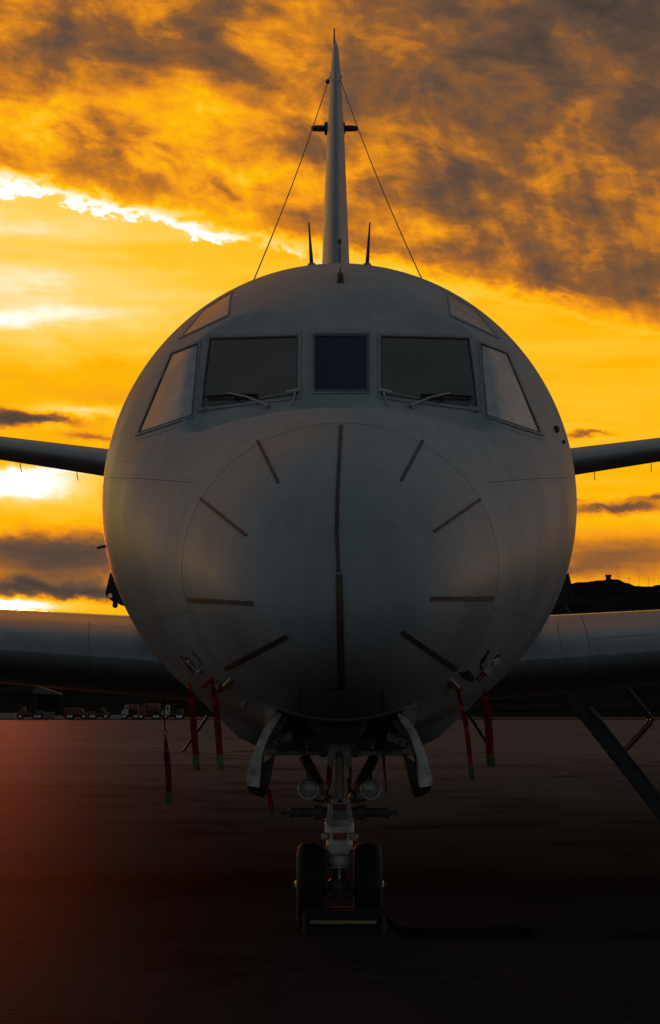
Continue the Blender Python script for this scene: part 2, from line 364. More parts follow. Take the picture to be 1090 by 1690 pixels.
from mathutils import noise as mnoise
def ridge(px):
    """skyline row of the hill by column"""
    pts = [(-4000, 1135), (-900, 1118), (-200, 1100), (0, 1075), (250, 1062), (560, 1030), (820, 985), (930, 963), (960, 961), (985, 957), (1012, 955), (1025, 961), (1040, 966), (1090, 965), (1200, 968), (1500, 985), (2400, 1040), (5200, 1110)]
    for (a, b), (c, d) in zip(pts, pts[1:]):
        if a <= px <= c:
            t = (px-a)/(c-a); t = t*t*(3-2*t); return b+(d-b)*t
    return 1125
def hill():
    V_, F_ = [], []
    cols = []
    x = -4000
    while x < 5200:
        cols.append(x); x += 4 if -120 < x < 1200 else (14 if -500 < x < 1600 else 90)
    rows = 26
    for x in cols:
        for j in range(rows+1):
            t = j/rows
            d = 1500 + 900*t
            top = (HOR - ridge(x))/FPX*2050 + CAM_H
            h = top*(sm(t, 0.0, 0.62)) * (1-0.5*sm(t, 0.68, 1.0))
            X = (x-545)/FPX*2050
            nn = mnoise.fractal((X*0.02, d*0.02, 1.3), 1.0, 2.0, 6)
            f2 = abs(mnoise.noise((X*0.25, d*0.05, 4.0)))
            h += (nn*1.6 + f2*1.2 - 0.4)*sm(t, 0.05, 0.4)
            V_.append((X, d, h-0.6*(t == 0)))
    for i in range(len(cols)-1):
        for j in range(rows):
            a = i*(rows+1)+j; F_.append((a, a+rows+1, a+rows+2, a+1))
    return V_, F_
tag(obj('hill', hill(), m_hill, angle=80), kind='structure')

# things on the skyline
hut = P(1004, 957, 2020); s = 2020/FPX
o = empty('hilltop_hut', (hut.x, hut.y, hut.z-0.4), 'tiny dark hut on the hilltop skyline right of the aircraft nose', 'hut')
obj('wall', box((hut.x-4.5*s, hut.y-1.2, hut.z-1.5), (hut.x+4.5*s, hut.y+1.2, hut.z+6*s)), m_truckd, o, smooth=False)
rx = [(hut.x-6*s, hut.y-1.5, hut.z+6*s), (hut.x+6*s, hut.y-1.5, hut.z+6*s), (hut.x+5*s, hut.y-1.5, hut.z+8.6*s), (hut.x-5*s, hut.y-1.5, hut.z+8.6*s)]
obj('roof', prism([Vector(v) for v in rx], [Vector(v)+Vector((0, 3, 0)) for v in rx]), m_truckd, o, smooth=False)
for k, (x, y0, y1) in enumerate([(1022, 968, 950), (1039, 968, 953), (1055, 968, 951), (1071, 968, 952), (1080, 968, 954), (1087, 968, 952)]):
    a = P(x, y0+6, 2040); b = P(x, y1, 2040)
    tag(obj('fence_pole', join(tube([a, b], [0.07, 0.05], 6), tube([b+Vector((-0.5, 0, -0.4)), b+Vector((0.5, 0, -0.4))], 0.05, 5)), m_truckd, origin=a),
        'thin dark pole on the hill skyline at right, %s counting from the hut' % ['first', 'second', 'third', 'fourth', 'fifth', 'sixth'][k], 'pole', 'poles along the hill skyline')

# ------------------------------------------------------------------ the aircraft
NOSE = 34.5                       # distance of the nose tip
AX = 15.5/FPX*39.3                # the centre line stands a little right of the lens axis
air = empty('patrol_aircraft', (AX, NOSE+3.0, 0), 'large grey patrol aircraft seen head-on, its drooping nose towards the camera', 'aircraft')

def keyed(rows):
    return pchip([math.sqrt(r[0]) for r in rows], [r[1] for r in rows])
fW = keyed([(0, 0), (.05, .245), (.2, .475), (.5, .71), (1.0, .915), (1.5, 1.07), (2.2, 1.30), (3.0, 1.52), (4.0, 1.69), (4.8, 1.746), (22, 1.746), (27, 1.25), (33, .45), (36, .2)])
fT = keyed([(0, 2.22), (.05, 2.49), (.2, 2.745), (.5, 3.02), (1.0, 3.30), (1.5, 3.48), (2.2, 3.76), (3.0, 4.28), (3.6, 4.575), (4.2, 4.75), (4.8, 4.83), (36, 4.83)])
fB = keyed([(0, 2.22), (.05, 2.03), (.2, 1.85), (.5, 1.69), (1.0, 1.56), (1.5, 1.485), (2.2, 1.42), (3.0, 1.37), (4.0, 1.32), (4.8, 1.295), (22, 1.295), (27, 2.3), (33, 3.9), (36, 4.4)])
fC = keyed([(0, 2.22), (.5, 2.31), (1.5, 2.50), (2.2, 2.64), (3.0, 2.83), (4.0, 2.99), (4.8, 3.05), (22, 3.05), (27, 3.5), (33, 4.35), (36, 4.6)])
def plane3(a, b, c):
    n = (b-a).cross(c-a).normalized()
    if n.y > 0: n = -n
    return n, n.dot(a)
# flat facets of the windscreen: a centre one and one each side
pl_c = plane3(P(AX/37.3*FPX+545-40, 553, 37.34), P(AX/37.3*FPX+545+40, 553, 37.34), P(560, 648, 36.86))
_p = [P(491, 556, 37.40), P(490, 652, 36.87), P(334, 672, 37.32)]
pl_l = plane3(*_p)
mir = lambda v: Vector((2*AX-v.x, v.y, v.z))
pl_r = plane3(*[mir(v) for v in _p])
_q = [P(335, 560, 37.72), P(318, 690, 37.26), P(231, 714, 37.86)]
def section(y, n=192):
    w, t, b, c = fW(math.sqrt(y)), fT(math.sqrt(y)), fB(math.sqrt(y)), fC(math.sqrt(y))
    out = []
    for k in range(n):
        an = 2*math.pi*(k+0.5)/n
        x = w*math.sin(an); cz = math.cos(an)
        z = c + ((t-c) if cz > 0 else (c-b))*cz
        v = Vector((AX+x, NOSE+y, z))
        if 1.8 < y < 3.9 and z > 3.3 and abs(x) < 1.15:
            belt = 3.635 - 0.14*min(1, abs(x)/0.98)**2
            f = sm(z, belt-0.03, belt+0.03)*sm(1.10-abs(x), 0.0, 0.10)
            for (pn, pd) in (pl_c, pl_l, pl_r):
                ex = pn.dot(v)-pd
                if ex > 0: v = v - pn*(ex*f*0.999)
        out.append(v)
    return out
def frange(a, b, n): return [a+(b-a)*i/n for i in range(n+1)]
def loft(ys, n=192, cap0=False, cap1=False, skip=None):
    V_, F_ = [], []
    for y in ys: V_ += section(y, n)
    for i in range(len(ys)-1):
        for k in range(n):
            q = (i*n+k, i*n+(k+1) % n, (i+1)*n+(k+1) % n, (i+1)*n+k)
            if skip:
                cx = sum(V_[j].x for j in q)/4-AX; cy = sum(V_[j].y for j in q)/4-NOSE; cz = sum(V_[j].z for j in q)/4
                if skip(cx, cy, cz): continue
            F_.append(q)
    if cap0: F_.append(tuple(range(n)))
    if cap1: F_.append(tuple((len(ys)-1)*n+k for k in range(n)))
    return V_, F_
RJ = 1.5
rad_y = [0.0004+(RJ-0.0004)*(i/46)**2 for i in range(47)]
radome_geo = loft(rad_y, cap0=True)
fy = frange(RJ+0.006, 1.9, 16) + frange(1.9, 3.9, 130)[1:] + frange(3.9, 6.0, 24)[1:] + frange(6, 22, 20)[1:] + frange(22, 36, 30)[1:]
well = lambda x, y, z: abs(x) < 0.47 and 1.62 < y < 3.75 and z < 1.9
body_geo = loft(fy, skip=well, cap1=True)
full_body = loft(fy)
fus = obj('fuselage', body_geo, m_paint, air, angle=50)
rad = obj('radome', radome_geo, m_radome, air, angle=50)
# butt ring closing the joint between radome and fuselage
jr = [section(RJ), section(RJ+0.006)]
inner = [[(v-Vector((AX, v.y, 2.5)))*0.996+Vector((AX, v.y, 2.5)) for v in s_] for s_ in jr]
obj('radome_joint', (inner[0]+inner[1], [(k, (k+1) % 192, 192+(k+1) % 192, 192+k) for k in range(192)]), m_skinseam, fus)

skin_v, skin_f = join(radome_geo, full_body)
BVH = BVHTree.FromPolygons([tuple(v) for v in skin_v], skin_f)
EYE = Vector((0, 0, CAM_H))
def hit(px, py):
    d = P(px, py, 10.0)-EYE
    h, n, i, _ = BVH.ray_cast(EYE, d.normalized())
    if h is None:
        # just past the outline: take the nearest point of the skin
        h, n, i, _ = BVH.find_nearest(EYE + d/10.0*39.3)
    if n.y > 0.02: n = -n
    return h, n
def skin_strip(pix, width, th=0.004, base=-0.003, seg=10, wid=None):
    """a thin band lying on the skin along a pixel polyline; width in metres"""
    pts = []
    for (a, b) in zip(pix, pix[1:]):
        for k in range(seg): t = k/seg; pts.append((a[0]+(b[0]-a[0])*t, a[1]+(b[1]-a[1])*t))
    pts.append(pix[-1])
    hs = [hit(*p) for p in pts]
    V_, F_ = [], []
    for i, (h, n) in enumerate(hs):
        tg = (hs[min(i+1, len(hs)-1)][0]-hs[max(i-1, 0)][0]).normalized()
        sd = tg.cross(n).normalized()*(width/2*(wid[i % len(wid)] if wid else 1.0))
        V_ += [h+sd+n*base, h+sd+n*th, h-sd+n*th, h-sd+n*base]
    for i in range(len(hs)-1):
        for k in range(4): F_.append((i*4+k, i*4+(k+1) % 4, (i+1)*4+(k+1) % 4, (i+1)*4+k))
    F_.append((3, 2, 1, 0)); m_ = (len(hs)-1)*4; F_.append((m_, m_+1, m_+2, m_+3))
    return V_, F_
def skin_patch(quad, off, n=14, depth=0.004):
    """a pane following the skin inside four pixel corners"""
    (a, b, c, d) = quad; V_, F_ = [], []
    for j in range(n+1):
        for i in range(n+1):
            s, t = i/n, j/n
            x = (a[0]*(1-s)+b[0]*s)*(1-t)+(d[0]*(1-s)+c[0]*s)*t
            y = (a[1]*(1-s)+b[1]*s)*(1-t)+(d[1]*(1-s)+c[1]*s)*t
            h, nn = hit(x, y); V_.append(h+nn*off)
    for j in range(n):
        for i in range(n):
            q = j*(n+1)+i; F_.append((q, q+1, q+n+2, q+n+1))
    return V_, F_
def skin_frame(quad, grow, th=0.009, seg=10):
    """a raised rim round a pane"""
    cx = sum(p[0] for p in quad)/4; cy = sum(p[1] for p in quad)/4
    def ring(g):
        out = []
        for k in range(4):
            a, b = quad[k], quad[(k+1) % 4]; pv = quad[k-1]; nx = quad[(k+2) % 4]
            def push(p, q0, q1):
                e1 = Vector((p[0]-q0[0], p[1]-q0[1])).normalized(); e2 = Vector((p[0]-q1[0], p[1]-q1[1])).normalized()
                return (p[0]+(e1.x+e2.x)*g, p[1]+(e1.y+e2.y)*g)
            A, B_ = push(a, pv, b), push(b, a, nx)
            for i in range(seg): t = i/seg; out.append(hit(A[0]+(B_[0]-A[0])*t, A[1]+(B_[1]-A[1])*t))
        return out
    r0, r1 = ring(0.0), ring(grow); n = len(r0); V_, F_ = [], []
    for (h, nn), (g, ng) in zip(r0, r1):
        V_ += [h-nn*0.004, h+nn*th, g+ng*th, g-ng*0.004]
    for i in range(n):
        for k in range(4): F_.append((i*4+k, i*4+(k+1) % 4, ((i+1) % n)*4+(k+1) % 4, ((i+1) % n)*4+k))
    return V_, F_

# --- lightning diverter strips on the radome
rag = [random.uniform(0.7, 1.15) for _ in range(17)]
strips = [[(425, 727), (460, 797)], [(331, 823), (407, 884)], [(311, 990), (418, 996)], [(372, 1103), (474, 1050)]]
right = [[(698, 727), (662, 794)], [(793, 824), (716, 878)], [(813, 988), (711, 988)], [(754, 1104), (663, 1043)]]
for q, s_ in enumerate(strips+right):
    obj('lightning_strip', skin_strip(s_, 0.024 if q % 4 < 2 else 0.036, 0.008, wid=rag), m_strip, rad)
obj('lightning_strip', skin_strip([(563, 703), (558, 800), (556, 880), (559, 944)], 0.028, 0.009, wid=rag), m_strip, rad)
obj('lightning_strip', skin_strip([(560, 948), (562, 1050), (564, 1136)], 0.044, 0.009), m_strip, rad)
obj('strip_end_plate', skin_strip([(537, 1136), (588, 1136)], 0.02, 0.005), m_strip, rad)
for s_ in ([(495, 1138), (495, 1176)], [(632, 1138), (632, 1176)], [(563, 1142), (563, 1186)], [(495, 1138), (520, 1140)]):
    obj('access_panel_seam', skin_strip(s_, 0.007, 0.002), m_seam, rad)

# --- seams on the fuselage skin
seams = [[(175, 788), (240, 790), (322, 797)], [(947, 788), (880, 790), (802, 797)],
         [(222, 727), (260, 716), (316, 698)], [(900, 727), (862, 716), (806, 698)],
         [(232, 1026), (270, 1020), (322, 1006)], [(892, 1026), (850, 1012), (812, 1003)],
         [(379, 492), (398, 470)], [(743, 492), (722, 470)], 
         [(905, 640), (938, 735)], [(216, 640), (186, 735)]]
for s_ in seams: obj('skin_seam', skin_strip(s_, 0.005, 0.0012), m_skinseam, fus)

# --- cockpit windows
wins = {'l': [((349, 561), (491, 557), (490, 652), (334, 672)), ((285, 585), (327, 569), (316, 686), (231, 714)), ((301, 556), (338, 511), (381, 485), (376, 520))]}
panes = []
centre = ((520, 555), (606, 555), (606, 645), (520, 645))
pc = obj('windscreen_centre_pane', skin_patch(centre, 0.003), m_blueglass, air)
obj('window_frame', skin_frame(centre, 5), m_frame, pc)
obj('window_gasket', skin_frame(((519, 554), (607, 554), (607, 646), (519, 646)), 1.6, 0.0105), m_strip, pc)
for side in (0, 1):
    fl = (lambda q: q) if side == 0 else (lambda q: tuple(flip(q)))
    w0, w1, w2 = [fl(q) for q in wins['l']]
    g = obj('windscreen_pane', skin_patch(w0, 0.003), m_glass, air)
    obj('window_frame', skin_frame(w0, 7), m_frame, g); obj('window_gasket', skin_frame(w0, 2.2, 0.0105), m_strip, g)
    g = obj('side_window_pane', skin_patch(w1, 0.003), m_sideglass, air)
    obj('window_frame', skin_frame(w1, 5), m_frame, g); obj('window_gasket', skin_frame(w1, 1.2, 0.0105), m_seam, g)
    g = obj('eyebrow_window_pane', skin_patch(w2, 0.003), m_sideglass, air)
    obj('window_frame', skin_frame(w2, 3, 0.007), m_frame, g)
    # wiper: pivot, arm, blade, linkage
    def on(p, lift):
        h, n = hit(*fl([p])[0]); return h+n*lift
    wp = obj('wiper_arm', join(tube([on((441, 671), 0.02), on((412, 663), 0.05), on((381, 655), 0.035)], [0.008, 0.007, 0.006], 8),
                               lathe(on((442, 672), 0.0), (0, -0.8, 0.5), [(-0.02, 0.018), (0.03, 0.016), (0.04, 0.008)], 12)), m_metal, air)
    obj('wiper_blade', tube([on((344, 658), 0.018), on((386, 656), 0.022), on((427, 655), 0.018)], 0.010, 6), m_black, wp)
    obj('wiper_link', tube([on((430, 661), 0.02), on((460, 657), 0.03), on((488, 651), 0.025)], 0.004, 6), m_metal, wp)
    obj('wiper_link', tube([on((390, 657), 0.03), on((398, 664), 0.03)], 0.010, 6), m_black, wp)
    bl = obj('windscreen_nozzle', join(tube([on((476, 651), 0.02), on((492, 649), 0.03), on((487, 661), 0.02), on((481, 670), 0.006)], [0.009, 0.010, 0.005, 0.005], 8),
                                       lathe(on((491, 648), 0.0), (0, -0.8, 0.5), [(0, 0.014), (0.04, 0.014), (0.045, 0.006)], 10)), m_metal, air)

# --- rivet rows along seams and window frames
def rivets(lines, step, r=0.0045):
    V_, F_ = [], []
    for ln in lines:
        hs = [hit(a[0]+(b[0]-a[0])*k/30, a[1]+(b[1]-a[1])*k/30) for a, b in zip(ln, ln[1:]) for k in range(30)]
        acc = 0
        for (h, n), (h2, _) in zip(hs, hs[1:]):
            acc += (h2-h).length
            if acc > 0.5: acc = 0; continue
            if acc >= step:
                acc = 0; t = n.orthogonal().normalized(); b = n.cross(t); i0 = len(V_)
                for k in range(6): V_.append(h+(t*math.cos(k*1.0472)+b*math.sin(k*1.0472))*r-n*.001)
                V_.append(h+n*.003); F_ += [(i0+k, i0+(k+1) % 6, i0+6) for k in range(6)]
    return V_, F_
off = lambda ln, dx, dy: [(x+dx, y+dy) for x, y in ln]
lines = [off(s_, 0, 6) for s_ in seams[:6]]+[off(s_, 0, -6) for s_ in seams[:6]]
for q in ((338, 552), (498, 548), (498, 660), (326, 682)), ((513, 548), (613, 548), (613, 652), (513, 652)), ((279, 580), (331, 561), (321, 694), (222, 722)):
    q = list(q)+[q[0]]; lines += [q, flip(q)]
lines += [[(190, 760), (250, 765), (330, 762), (430, 715)], [(932, 760), (872, 765), (792, 762), (690, 715)], [(250, 870), (296, 880)], [(872, 870), (826, 880)],
          [(400, 480), (470, 462), (560, 457), (650, 462), (722, 480)], [(345, 545), (440, 522), (560, 515), (680, 522), (777, 545)],
          [(240, 1040), (300, 1120), (390, 1190)], [(882, 1040), (822, 1120), (732, 1190)]]
tag(obj('rivet_rows', rivets(lines, 0.035), m_frame, fus), kind='stuff')

# --- dorsal blade antennas and masts
for side in (0, 1):
    fl = (lambda q: q) if side == 0 else flip
    d = 39.6
    b0 = [P(x, y, d) for x, y in fl([(511.5, 442), (518.5, 442), (511.0, 364), (508.8, 364)])]
    dy = [0.0, 0.0, 0.10, 0.10]
    back = [b0[0]+Vector((0, 0.26, 0)), b0[1]+Vector((0, 0.26, 0)), b0[2]+Vector((0, 0.17, 0)), b0[3]+Vector((0, 0.17, 0))]
    fr = [b+Vector((0, e, 0)) for b, e in zip(b0, dy)]
    a = obj('blade_antenna', prism(fr, back), m_antr, air, bevel=0.006)
    c = P(*fl([(515, 438)])[0], d)
    obj('antenna_foot', prism([c+Vector((x, -0.06, z)) for x, z in ((-.05, -.06), (.05, -.06), (.032, .0), (.02, .014), (-.02, .014), (-.032, 0))],
                              [c+Vector((x, 0.34, z)) for x, z in ((-.05, -.06), (.05, -.06), (.032, .0), (.02, .014), (-.02, .014), (-.032, 0))]), m_frame, a, bevel=0.004)
ms = obj('mast_antenna', tube([P(560.5, 452, 40.2), P(560.5, 396, 40.2)], [0.018, 0.012], 10), m_frame, air)
obj('mast_cap', tube([P(560.5, 402, 40.2), P(560.5, 395, 40.2)], [0.016, 0.014], 10), m_antr, ms)
h0, n0 = hit(562, 466)
obj('blade_antenna', prism([h0+Vector((-.010, 0, -.02)), h0+Vector((.010, 0, -.02)), h0+Vector((.003, .02, .115)), h0+Vector((-.003, .02, .115))],
                           [h0+Vector((-.010, .22, -.0)), h0+Vector((.010, .22, -.0)), h0+Vector((.003, .12, .115)), h0+Vector((-.003, .12, .115))]), m_dark, air, bevel=0.002)
obj('antenna_foot', prism([h0+Vector((-.03, -.03, -.015)), h0+Vector((.03, -.03, -.015)), h0+Vector((.02, 0, .012)), h0+Vector((-.02, 0, .012))],
                          [h0+Vector((-.03, .25, .03)), h0+Vector((.03, .25, .03)), h0+Vector((.02, .23, .09)), h0+Vector((-.02, .23, .09))]), m_dark, air)

# --- lifting surfaces
def foil(n=26):
    out = []
    for i in range(n+1):
        x = 0.5*(1-math.cos(math.pi*i/n)); y = 5*(0.2969*math.sqrt(x)-0.126*x-0.3516*x*x+0.2843*x**3-0.1036*x**4); out.append((x, y))
    up = [(x, y) for x, y in out]; lo = [(x, -y) for x, y in out[1:-1]][::-1]
    return up+lo
FO = foil()
def surface(secs):
    """secs: (origin of the leading edge, chord, half thickness scale, thickness direction)"""
    V_, F_ = [], []; n = len(FO)
    for le, ch, th, dr, cam_ in secs:
        le = Vector(le); dr = Vector(dr)
        for x, y in FO: V_.append(le+Vector((0, ch*x, 0))+dr*(y*th + cam_*4*x*(1-x)))
    for i in range(len(secs)-1):
        for k in range(n): F_.append((i*n+k, i*n+(k+1) % n, (i+1)*n+(k+1) % n, (i+1)*n+k))
    F_.append(tuple(range(n))); F_.append(tuple((len(secs)-1)*n+k for k in range(n)))
    return V_, F_
Zu = Vector((0, 0, 1))
wing_geo, wing_o = {}, {}
for sg in (-1, 1):
    def wsec(X):
        ch = 6.0-0.235*X; th = pchip([0, 1.65, 2.9, 8, 15.2], [.77, .70, .65, .48, .26])(X)
        zc = 2.018+(X-1.65)*0.071
        return ((AX+sg*X, NOSE+10.3+X*0.08, zc-0.05), ch, th, Zu, 0.05)
    g = surface([wsec(x) for x in (0.9, 1.65, 2.3, 2.9, 4.5, 8.0, 12.0, 15.2)])
    wing_geo[sg] = g
    w = obj('wing', g, m_wing, air, angle=60); wing_o[sg] = w
    bv = BVHTree.FromPolygons([tuple(v) for v in g[0]], g[1])
    def wstrip(pix, width):
        V_, F_ = [], []; hs = []
        for (a, b) in zip(pix, pix[1:]):
            for k in range(9):
                t = k/9; dd = P(a[0]+(b[0]-a[0])*t, a[1]+(b[1]-a[1])*t, 10)-EYE
                h, n, i, _ = bv.ray_cast(EYE, dd.normalized())
                if h: hs.append((h, n if n.y < 0 else -n))
        for i, (h, n) in enumerate(hs):
            tg = (hs[min(i+1, len(hs)-1)][0]-hs[max(i-1, 0)][0]).normalized(); sd = tg.cross(n).normalized()*width/2
            V_ += [h+sd-n*.002, h+sd+n*.0015, h-sd+n*.0015, h-sd-n*.002]
        for i in range(len(hs)-1):
            for k in range(4): F_.append((i*4+k, i*4+(k+1) % 4, (i+1)*4+(k+1) % 4, (i+1)*4+k))
        return V_, F_
    lines = [[(148, 1026), (146, 1060), (150, 1118)]] if sg < 0 else [[(960, 1016), (968, 1040), (974, 1070), (975, 1110)], [(920, 1026), (930, 1092)], [(976, 1055), (1088, 1046)], [(884, 1086), (928, 1090)]]
    for l in lines: obj('wing_seam', wstrip(l, 0.007), m_skinseam, w)
    # tailplane
    def tsec(X):
        ch = 3.6-0.3*X; th = 0.434-0.0386*X
        return ((AX+sg*X, NOSE+28.6+X*0.22, 4.15+X*0.144-0.02), ch, th, Zu, 0.0)
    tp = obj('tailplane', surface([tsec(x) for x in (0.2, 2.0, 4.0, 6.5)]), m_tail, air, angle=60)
    for X in (3.2, 3.9, 4.6, 5.4):
        le, ch, th, _, _ = tsec(X); e = Vector(le)+Vector((0, ch*0.8, -0.11))
        obj('static_wick', tube([e, e+Vector((0.01, 0.12, -0.10))], 0.005, 6), m_dark, tp)

# --- fin
def fsec(z, th, ch, y0):
    return ((AX, NOSE+y0, z), ch, th, Vector((1, 0, 0)), 0.0)
Zf = lambda py, d: CAM_H+(HOR-py)/FPX*d
fin = obj('fin', surface([fsec(4.5, .42, 6.2, 26.6), fsec(Zf(430, 64), 45/FPX*64.5, 4.6, 28.6), fsec(Zf(230, 65), 29.5/FPX*65.3, 3.3, 29.9),
                          fsec(Zf(115, 65.6), 17/FPX*66, 2.6, 30.7), fsec(Zf(80, 65.9), 10/FPX*66.2, 2.0, 31.1), fsec(Zf(69, 66.1), 4/FPX*66.4, 1.2, 31.5)]), m_paint, air, angle=60)
obj('fin_tip_probe', tube([P(552.0, 74, 66.3), P(552.0, 47, 66.3)], [0.012, 0.008], 8), m_dark, fin)
for sg in (-1, 1):
    c = P(552.7+sg*14, 212, 65.6)
    st = obj('fin_stub', join(lathe(c, (sg, 0, 0), [(-0.05, .05), (-.02, .055), (0.0, .03), (.06, .042), (.17, .034), (.185, .02)], 14)), m_antr, fin)
    obj('stub_collar', lathe(c, (sg, 0, 0), [(-0.025, .055), (-.01, .085), (.012, .085), (.03, .05)], 16), m_dark, fin)
    a = P(552.3+sg*5.5, 120, 66.2); b = Vector((AX+sg*0.80, 42.0, 4.62))
    pts = [a.lerp(b, t)-Vector((0, 0, 0.10*math.sin(math.pi*t))) for t in [i/24 for i in range(25)]]
    wr = obj('wire_antenna', tube(pts, 0.0058, 6), m_wire, air)
    m_ = a.lerp(b, 0.045); dirn = (b-a).normalized()
    obj('wire_insulator', lathe(a.lerp(b, 0.055 if sg < 0 else 0.025), dirn, [(-.10, .01), (-.07, .028), (.07, .028), (.10, .01)], 10), m_dark, wr)
obj('wire_bracket', join(tube([P(546.5, 121, 66.0), P(552.3, 114, 65.9), P(558, 121, 66.0)], 0.018, 8)), m_dark, fin)

# --- belly fairing of the weapon bay
bay = [(-1.34, 1.98), (-1.24, 1.80), (-1.02, 1.55), (-0.78, 1.32), (-0.62, 1.24), (-0.35, 1.19), (0, 1.175)]
bay = bay+[(-x, z) for x, z in bay[-2::-1]]
V_, F_ = [], []
ys = [5.6, 5.8, 6.3, 7.0, 8.0, 13.5, 15.0]; kk = [0.0, .45, .85, .97, 1.0, 1.0, 0.0]
for y, k in zip(ys, kk):
    for x, z in bay: V_.append(Vector((AX+x*(0.9+0.1*k), NOSE+y, z+(1-k)*0.28)))
nb = len(bay)
for i in range(len(ys)-1):
    for k in range(nb-1): F_.append((i*nb+k, i*nb+k+1, (i+1)*nb+k+1, (i+1)*nb+k))
obj('weapon_bay_fairing', (V_, F_), m_paint, air, angle=50)
# --- side plates with a lightening hole, and small probes
def holed_plate(pix, hole, r, d, th, n=20):
    """an outline with a round hole, bridged ring by ring"""
    hc = Vector(hole)
    def edge_at(an):
        dx, dy = math.cos(an), math.sin(an); best = None
        for (a, b) in zip(pix, pix[1:]+pix[:1]):
            ex, ey = b[0]-a[0], b[1]-a[1]; den = dx*ey-dy*ex
            if abs(den) < 1e-9: continue
            t = ((a[0]-hc.x)*ey-(a[1]-hc.y)*ex)/den; s = ((a[0]-hc.x)*dy-(a[1]-hc.y)*dx)/den
            if t > 0 and -1e-6 <= s <= 1+1e-6 and (best is None or t > best): best = t
        return best
    ans = sorted([math.atan2(p[1]-hc.y, p[0]-hc.x) for p in pix]+[2*math.pi*k/n-math.pi+0.01 for k in range(n)])
    V_, F_ = [], []
    for an in ans:
        t = edge_at(an)
        for rr in (r, t):
            q = P(hc.x+math.cos(an)*rr, hc.y+math.sin(an)*rr, d); V_ += [q, q+Vector((0, th, 0))]
    m_ = len(ans)
    for i in range(m_):
        a, b = i*4, ((i+1) % m_)*4
        F_ += [(a, b, b+2, a+2), (a+1, a+3, b+3, b+1), (a, a+1, b+1, b), (a+2, b+2, b+3, a+3)]
    return V_, F_
brk = [(182, 945), (187, 948), (200, 972), (212, 1000), (203, 1000), (194, 996), (185, 992), (176, 985), (174, 979)]
for side in (0, 1):
    fl = (lambda q: list(q)) if side == 0 else flip
    bo = obj('side_bracket', holed_plate(fl(brk), fl([(181.5, 983)])[0], 4.0, 40.4, 0.06), m_dark, air, smooth=False)
    obj('bracket_pin', lathe(P(*fl([(190, 999)])[0], 40.42), (0, 1, 0), [(-0.02, .02), (0.09, .02)], 12), m_dark, bo)
    obj('bracket_lug', plate(fl([(186, 990), (194, 993), (193, 1000), (187, 1000)]), 40.39, 0.07), m_dark, bo)
obj('side_probe', tube([P(176, 901, 39.6), P(160, 904.5, 39.6)], [0.012, 0.008], 8), m_dark, air)
for (a, b) in (((343, 1188), (303, 1240)), ((775, 1186), (806, 1230))):
    obj('belly_mast', tube([P(a[0], a[1]-6, 40.0), P(b[0], b[1], 40.4)], [0.013, 0.010], 8), m_metal if a[0] < 500 else m_dark, air)
h0, n0 = hit(917, 709); obj('skin_fitting', lathe(h0, n0, [(-.01, .03), (.02, .026), (.03, .012)], 12), m_dark, fus)
h0, n0 = hit(929, 730); obj('skin_fitting', lathe(h0, n0, [(-.01, .014), (.02, .012)], 10), m_dark, fus)

# --- probe recesses low on each side of the nose
def skin_poly(pix, off): 
    hs = [hit(*p) for p in pix]
    return prism([h+n*off for h, n in hs], [h-n*0.01 for h, n in hs])
rc = obj('probe_recess', skin_poly([(297, 1083), (320, 1076), (332, 1090), (330, 1104), (318, 1112)], 0.003), m_placd, fus, smooth=False)
obj('recess_placard', skin_poly([(300, 1085), (311, 1083), (322, 1103), (316, 1108)], 0.0055), m_placr, rc, smooth=False)
for k in range(2):
    obj('placard_lettering', skin_strip([(299+4*k, 1086-1.2*k), (308+4*k, 1097-1.2*k)], 0.007, 0.008), m_white, rc)
def onskin(p, l): h, n = hit(*p); return h+n*l
obj('recess_latch', tube([onskin((313, 1089), .012), onskin((316, 1093), .016), onskin((328, 1107), .014), onskin((331, 1104), .012)], [.013, .007, .007, .013], 8), m_white, rc)
rc = obj('probe_recess', skin_poly([(805, 1074), (827, 1081), (815, 1098), (800, 1108), (792, 1104), (793, 1091)], 0.003), m_placd, fus, smooth=False)
obj('recess_latch', join(skin_poly([(806, 1093), (814, 1099), (805, 1112), (796, 1106)], 0.012), skin_poly([(815, 1090), (822, 1085), (826, 1089), (816, 1099), (812, 1095)], 0.010)), m_white, rc, smooth=False)
obj('recess_placard', skin_poly([(795, 1108), (803, 1113), (794, 1124), (787, 1120)], 0.006), m_placr, rc, smooth=False)
for k in range(2): obj('placard_lettering', skin_strip([(789+4*k, 1121+2*k), (795+4*k, 1114+2*k)], 0.006, 0.009), m_white, rc)
obj('drain_fitting', skin_poly([(760, 1108), (772, 1104), (782, 1116), (779, 1124), (768, 1118)], 0.012), m_dark, fus, smooth=False)
obj('skin_tab', skin_poly([(399, 1162), (404, 1156), (406, 1158), (402, 1166)], 0.012), m_white, fus, smooth=False)

